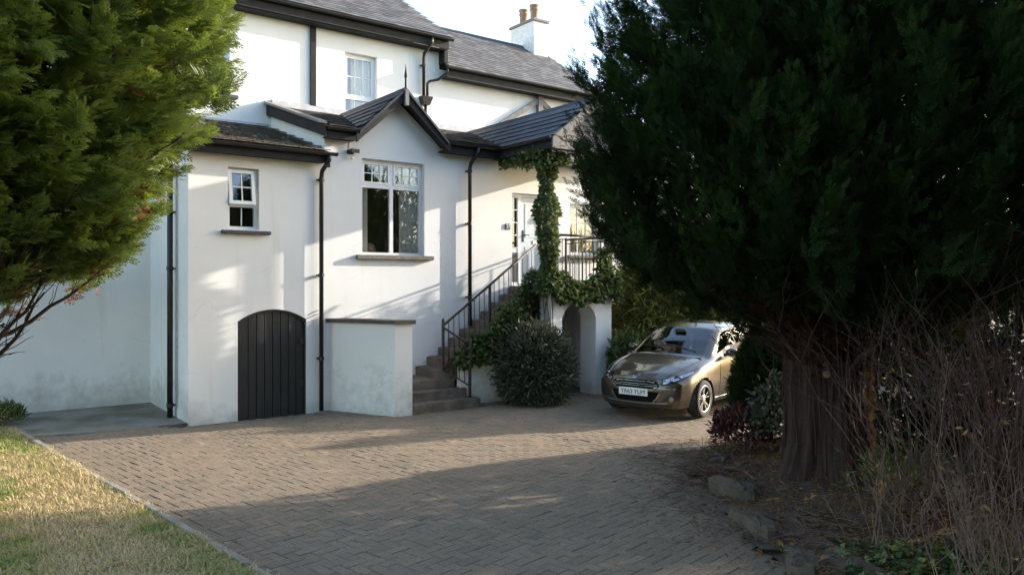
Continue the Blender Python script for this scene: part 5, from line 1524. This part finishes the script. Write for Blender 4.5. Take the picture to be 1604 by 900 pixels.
for side in (1,-1):
    for i in range(len(svals)-1):
        for k in range(K-1):
            q = [idx[side,i,k], idx[side,i+1,k], idx[side,i+1,k+1], idx[side,i,k+1]]
            if side == -1: q.reverse()
            c = np.mean([verts[j] for j in q], axis=0); s = .5*(svals[i]+svals[i+1])
            if is_arch(c): continue
            g = 'body'
            if k >= 25 and 1.12 < s < 1.80: g = 'windscreen'
            elif k >= 25 and 3.40 < s < 3.72: g = 'rear_glass'
            elif 17 <= k <= 21:
                f = (k-17)/5
                if 1.36+.50*f < s < 3.22-.16*f and not (2.30 < s < 2.36): g = 'side_glass'
            groups[g].append(tuple(q))
# nose: rows across between left and right edges
nose = []
nc = 14
prev = None
for k in range(K-1):
    y, z = SEC[0][k]; row = [idx[1,0,k]]
    for j in range(1, nc):
        yy = y*(1-2*j/nc); row.append(len(verts)); verts.append((-bow(yy, z, 0), yy, z))
    row.append(idx[-1,0,k])
    if prev:
        for j in range(nc): nose.append((prev[j], row[j], row[j+1], prev[j+1]))
    prev = row
top_row = [idx[1,0,K-1]]
for j in range(nc): nose.append((prev[j], top_row[0], prev[j+1]))
tail = []
for k in range(K-1):
    a, b_, c, d = idx[1,len(svals)-1,k], idx[1,len(svals)-1,k+1], idx[-1,len(svals)-1,k+1], idx[-1,len(svals)-1,k]
    tail.append((a,b_,c,d) if c != b_ else (a,b_,d))
def sub_mesh(name, fs, mat, parent, smooth=True):
    used = sorted({j for f in fs for j in f}); mp = {j:i for i, j in enumerate(used)}
    me = bpy.data.meshes.new(name); me.from_pydata([verts[j] for j in used], [], [tuple(mp[j] for j in f) for f in fs]); me.materials.append(mat)
    me.polygons.foreach_set('use_smooth', [smooth]*len(me.polygons)); me.update(); return obj(name, me, parent)
body = sub_mesh('body', groups['body']+nose+tail, M['paint'], car)
sub_mesh('windscreen', groups['windscreen'], M['car_glass'], car)
sub_mesh('side_window', [f for f in groups['side_glass'] if verts[f[0]][1] > 0], M['car_glass'], car)
sub_mesh('side_window', [f for f in groups['side_glass'] if verts[f[0]][1] < 0], M['car_glass'], car)
sub_mesh('rear_window', groups['rear_glass'], M['car_glass'], car)
bvh = BVHTree.FromPolygons([Vector(v) for v in verts], groups['body']+nose+groups['windscreen']+groups['side_glass'])
def snap(p, off):
    q, n, i, d = bvh.find_nearest(Vector(p))
    if n.dot(Vector(p)-Vector((-1.9,0,.6))) < 0: n = -n
    return q + n*off
def patch(name, poly_fn, nu, nv, mat, parent, off=.006, smooth=True, thick=0):
    """grid patch snapped to the body surface"""
    b = MB(); g = {}
    for i in range(nu+1):
        for j in range(nv+1):
            g[i,j] = len(b.v); b.v.append(tuple(snap(poly_fn(i/nu, j/nv), off)))
    for i in range(nu):
        for j in range(nv): b.f.append((g[i,j], g[i+1,j], g[i+1,j+1], g[i,j+1]))
    return b.build(name, mat, parent, smooth)
def front(y, z): return (.12-bow(y,z,0)*.6, y, z)        # a point ahead of the nose
def quad_fn(p00, p10, p11, p01):
    P = [Vector(front(*p)) for p in (p00,p10,p11,p01)]
    return lambda u, v: tuple((P[0]*(1-u)+P[1]*u)*(1-v)+(P[3]*(1-u)+P[2]*u)*v)
# hexagonal grille
gr = patch('grille', quad_fn((-.47,.575),(.47,.575),(.38,.665),(-.38,.665)), 20, 6, M['grille_black'], car, .012)
patch('grille_lower', quad_fn((-.34,.475),(.34,.475),(.47,.575),(-.47,.575)), 20, 6, M['grille_black'], car, .012)
for k in range(4):
    z = .508+.042*k; hw = .34+.10*(z-.485)/.10 if z < .585 else .44-.08*(z-.585)/.08
    patch('grille_bar', quad_fn((-hw+.02,z),(hw-.02,z),(hw-.02,z+.006),(-hw+.02,z+.006)), 20, 1, M['slat'], gr, .020)
for s in (-1,1):
    patch('grille_surround', quad_fn((s*.32,.47),(s*.46,.585),(s*.44,.585),(s*.32,.488)), 4, 1, M['silver_trim'], gr, .022)
patch('grille_surround', quad_fn((-.32,.472),(.32,.472),(.32,.487),(-.32,.487)), 16, 1, M['silver_trim'], gr, .022)
# lower intake, splitter strip, fog lamp pockets
patch('lower_intake', quad_fn((-.36,.28),(.36,.28),(.45,.455),(-.45,.455)), 18, 5, M['grille_black'], car, .012)
patch('bumper_strip', quad_fn((-.60,.255),(.60,.255),(.60,.275),(-.60,.275)), 20, 1, M['silver_trim'], car, .012)
patch('chin', quad_fn((-.66,.19),(.66,.19),(.70,.245),(-.70,.245)), 20, 2, M['trim'], car, .006)
for s in (-1,1):
    patch('intake_edge', quad_fn((s*.34,.275),(s*.36,.275),(s*.475,.43),(s*.455,.43)), 1, 4, M['silver_trim'], car, .018)
    fp = patch('fog_pocket', quad_fn((s*.48,.30),(s*.77,.315),(s*.74,.435),(s*.60,.40)), 6, 3, M['trim'], car, .011)
    c = snap(front(s*.66,.355), .012); n = (snap(front(s*.66,.355), .05)-c).normalized()
    MB().tube([c-n*.005, c+n*.012], [.042,.040], 14).build('fog_lamp', M['lamp_chrome'], fp)
# headlamps: swept-back wedge on the wing
for s in (-1,1):
    def hl(u, v, s=s):
        y = .47+.345*u; zc = .655+.155*u**1.15; h = .14*math.sin(math.pi*min(1,.12+.86*u))**.6*(1-.45*u)+.006
        return (.10-.62*u-.05*v, s*y*1.06, zc+h*(v-.5)*2+.03)
    lampo = patch('headlamp', hl, 14, 6, M['trim'], car, .007)
    def hl2(u, v, s=s): return hl(.05+.9*u, .14+.72*v, s)
    patch('reflector', hl2, 14, 6, M['lamp_chrome'], lampo, .011)
    for uu in (.30, .52):
        c = snap(hl(uu,.5), .012); n = (snap(hl(uu,.5), .06)-c).normalized()
        MB().tube([c-n*.01, c+n*.008], [.034,.030], 14).build('bulb_ring', M['trim'], lampo)
        MB().tube([c+n*.0085, c+n*.012], [.023,.019], 12).build('bulb', M['lamp_chrome'], lampo)
# badge: a small oval with lettering
bc = snap(front(0,.715), .008); bn = (snap(front(0,.715), .05)-bc).normalized()
b = MB(); pts = []
for k in range(20):
    a = 2*math.pi*k/20; pts.append(snap((bc.x+.05, .062*math.cos(a), bc.z+.026*math.sin(a)), .012))
b.v = [tuple(p) for p in pts]+[tuple(bc+bn*.010)]; b.f = [(k,(k+1)%20,20) for k in range(20)]
M['badge_blue'] = pm('badge_blue', (.02,.04,.16), (.02,.035,.13), 9, .3, 0, 0, coat=1)
bd = b.build('badge', M['badge_blue'], car)
b = MB(); b.tube(pts+[pts[0]], .004, 5); b.build('badge_rim', M['lamp_chrome'], bd)
tilt = math.atan2(bn.z, bn.x)
text_mesh('badge_letters', 'Ford', .036, M['lamp_chrome'], bd, tuple(bc+bn*.014), (R(90)-tilt, 0, R(90)))
# number plate
px = .020
pl = MB().cbox(px, px+.014, -.26, .26, .385, .497, .003).build('number_plate', M['plate'], car)
text_mesh('plate_letters', 'YR63 YUM', .098, M['trim'], pl, (px+.0155, 0, .441), (R(90), 0, R(90)), sx=.98)
# bonnet crease lines, shut lines, wipers
def seam(name, pts, w, mat, off=.002):
    pp = [snap(p, off) for p in pts]; b = MB(); b.tube(pp, w, 5); return b.build(name, mat, car)
for s in (-1,1):
    seam('bonnet_seam', [(-.16-.90*k/10, s*(.50+.22*(k/10)**.7), .74+.25*k/10) for k in range(11)], .0035, M['trim'])
    seam('door_seam', [(-1.32-.01*k, s*.87, .30+.06*k) for k in range(10)], .003, M['trim'])
    seam('door_seam', [(-2.52, s*.87, .30+.06*k) for k in range(11)], .003, M['trim'])
    seam('sill_strip', [(-1.2-1.7*k/8, s*.90, .255) for k in range(9)], .010, M['silver_trim'], .004)
    # mirror
    b = sphere_mb((0,0,0), .1, 14, 10); b.v = [(-1.62+v[0]*.75+(-.03 if v[1]*s > 0 else 0), s*.945+v[1]*1.0, 1.0+v[2]*.72) for v in b.v]
    mr = b.build('mirror', M['paint'], car, True)
    MB().tube([(-1.60,s*.82,.955),(-1.60,s*.90,.965)], [.03,.022], 8).build('mirror_arm', M['trim'], mr)
    c = snap((-2.28,s*.9,.80), .02); MB().cbox(c.x-.10,c.x+.10,c.y-.012,c.y+.012,c.z-.014,c.z+.014,.004).build('door_handle', M['paint'], car)
for (y0, y1) in ((.50,-.12),(-.10,-.60)):
    seam('wiper', [(-1.18-.10*k/6, y0+(y1-y0)*k/6, 1.08+.01*k) for k in range(7)], .007, M['trim'], .012)
for y in (-.2,.22): seam('washer_jet', [(-.98,y,1.0),(-1.0,y,1.0)], .010, M['trim'], .004)
# dark cabin
b = MB(); b.box(-3.55,-1.05,-.66,.66,.62,.93); b.build('cabin_floor', M['trim'], car)
for s in (-.36,.36):
    b = MB(); b.hexa([(-2.22,s-.21,.75),(-2.22,s+.21,.75),(-2.36,s+.21,.75),(-2.36,s-.21,.75),(-2.42,s-.18,1.22),(-2.42,s+.18,1.22),(-2.52,s+.18,1.22),(-2.52,s-.18,1.22)])
    b.cbox(-2.53,-2.45,s-.11,s+.11,1.24,1.38,.02); b.build('seat', M['trim'], car)
MB().tube([(-1.82+.02*math.sin(a),-.36+.17*math.cos(a),1.0+.16*math.sin(a)) for a in [2*math.pi*k/16 for k in range(17)]], .014, 6).build('steering_wheel', M['trim'], car)
MB().cbox(-1.66,-1.60,-.10,.10,1.30,1.36,.01).build('rear_view_mirror', M['trim'], car)
b = MB(); b.box(-3.6,-.35,-.62,.62,.20,.60); b.build('underbody', M['trim'], car)
for ax, az in AX:                                                             # dark inner arches
    for s in (-1,1):
        b = MB(); n = 18; out = [(-ax+(AR+.004)*math.cos(math.pi*k/n*1.24-.38), az+(AR+.004)*math.sin(math.pi*k/n*1.24-.38)) for k in range(n+1)]
        for p, q in zip(out[:-1], out[1:]): b.quad((p[0],s*.845,p[1]),(q[0],s*.845,q[1]),(q[0],s*.60,q[1]),(p[0],s*.60,p[1]))
        b.build('wheel_arch', M['trim'], car)
# wheels
def wheel(cx, s):
    w = empty('wheel', (-cx, s*.745, .305)); w.parent = car
    rot = lambda r, y, a: (r*math.cos(a), s*y, r*math.sin(a))
    prof = [(.205,-.10),(.285,-.105),(.302,-.08),(.305,0),(.302,.07),(.288,.098),(.262,.106),(.215,.100)]
    b = MB(); n = 40
    for (r, y) in prof:
        for k in range(n): b.v.append(rot(r,y,2*math.pi*k/n))
    for i in range(len(prof)-1):
        for k in range(n): b.f.append((i*n+k, i*n+(k+1)%n, (i+1)*n+(k+1)%n, (i+1)*n+k))
    b.build('tyre', M['tyre'], w, True)
    b = MB()
    prof = [(.216,-.08),(.216,.098),(.208,.103),(.198,.094),(.192,.02),(.05,.0)]
    for (r, y) in prof:
        for k in range(n): b.v.append(rot(r,y,2*math.pi*k/n))
    for i in range(2):
        for k in range(n): b.f.append((i*n+k, i*n+(k+1)%n, (i+1)*n+(k+1)%n, (i+1)*n+k))
    for k in range(n): b.f.append((2*n+k, 2*n+(k+1)%n, 3*n+(k+1)%n, 3*n+k))
    b.build('rim', M['alloy'], w, True)
    b = MB()
    for k in range(n): b.v.append(rot(.20,.012,2*math.pi*k/n))
    b.f.append(tuple(range(n))); b.build('hub_back', M['trim'], w)
    for k in range(5):
        a0 = 2*math.pi*k/5+.3
        b = MB()
        for da in (-.17, .17):                                                 # twin spokes
            i = [rot(.055,.078,a0+da*.55-.10),rot(.055,.078,a0+da*.55+.10),rot(.200,.085,a0+da*1.25+.055),rot(.200,.085,a0+da*1.25-.055)]
            o_ = [(p[0],p[1]-s*.028,p[2]) for p in i]; b.hexa(o_+i)
        b.build('spoke', M['alloy'], w)
    b = MB(); m = 16
    for (r, y) in ((.062,.05),(.062,.082),(.05,.088),(.028,.090),(.001,.090)):
        for k in range(m): b.v.append(rot(r,y,2*math.pi*k/m))
    for i in range(4):
        for k in range(m): b.f.append((i*m+k, i*m+(k+1)%m, (i+1)*m+(k+1)%m, (i+1)*m+k))
    b.build('hub_cap', M['alloy'], w)
for cx, _ in AX:
    for s in (-1,1): wheel(cx, s)
for s in (-1,1):
    b = MB(); b.cbox(-3.90,-3.72,s*.70-.10,s*.70+.10,.80,1.05,.03); b.build('tail_lamp', pm('red_lamp', (.30,.01,.01), (.2,.01,.01), 9, .2), car)
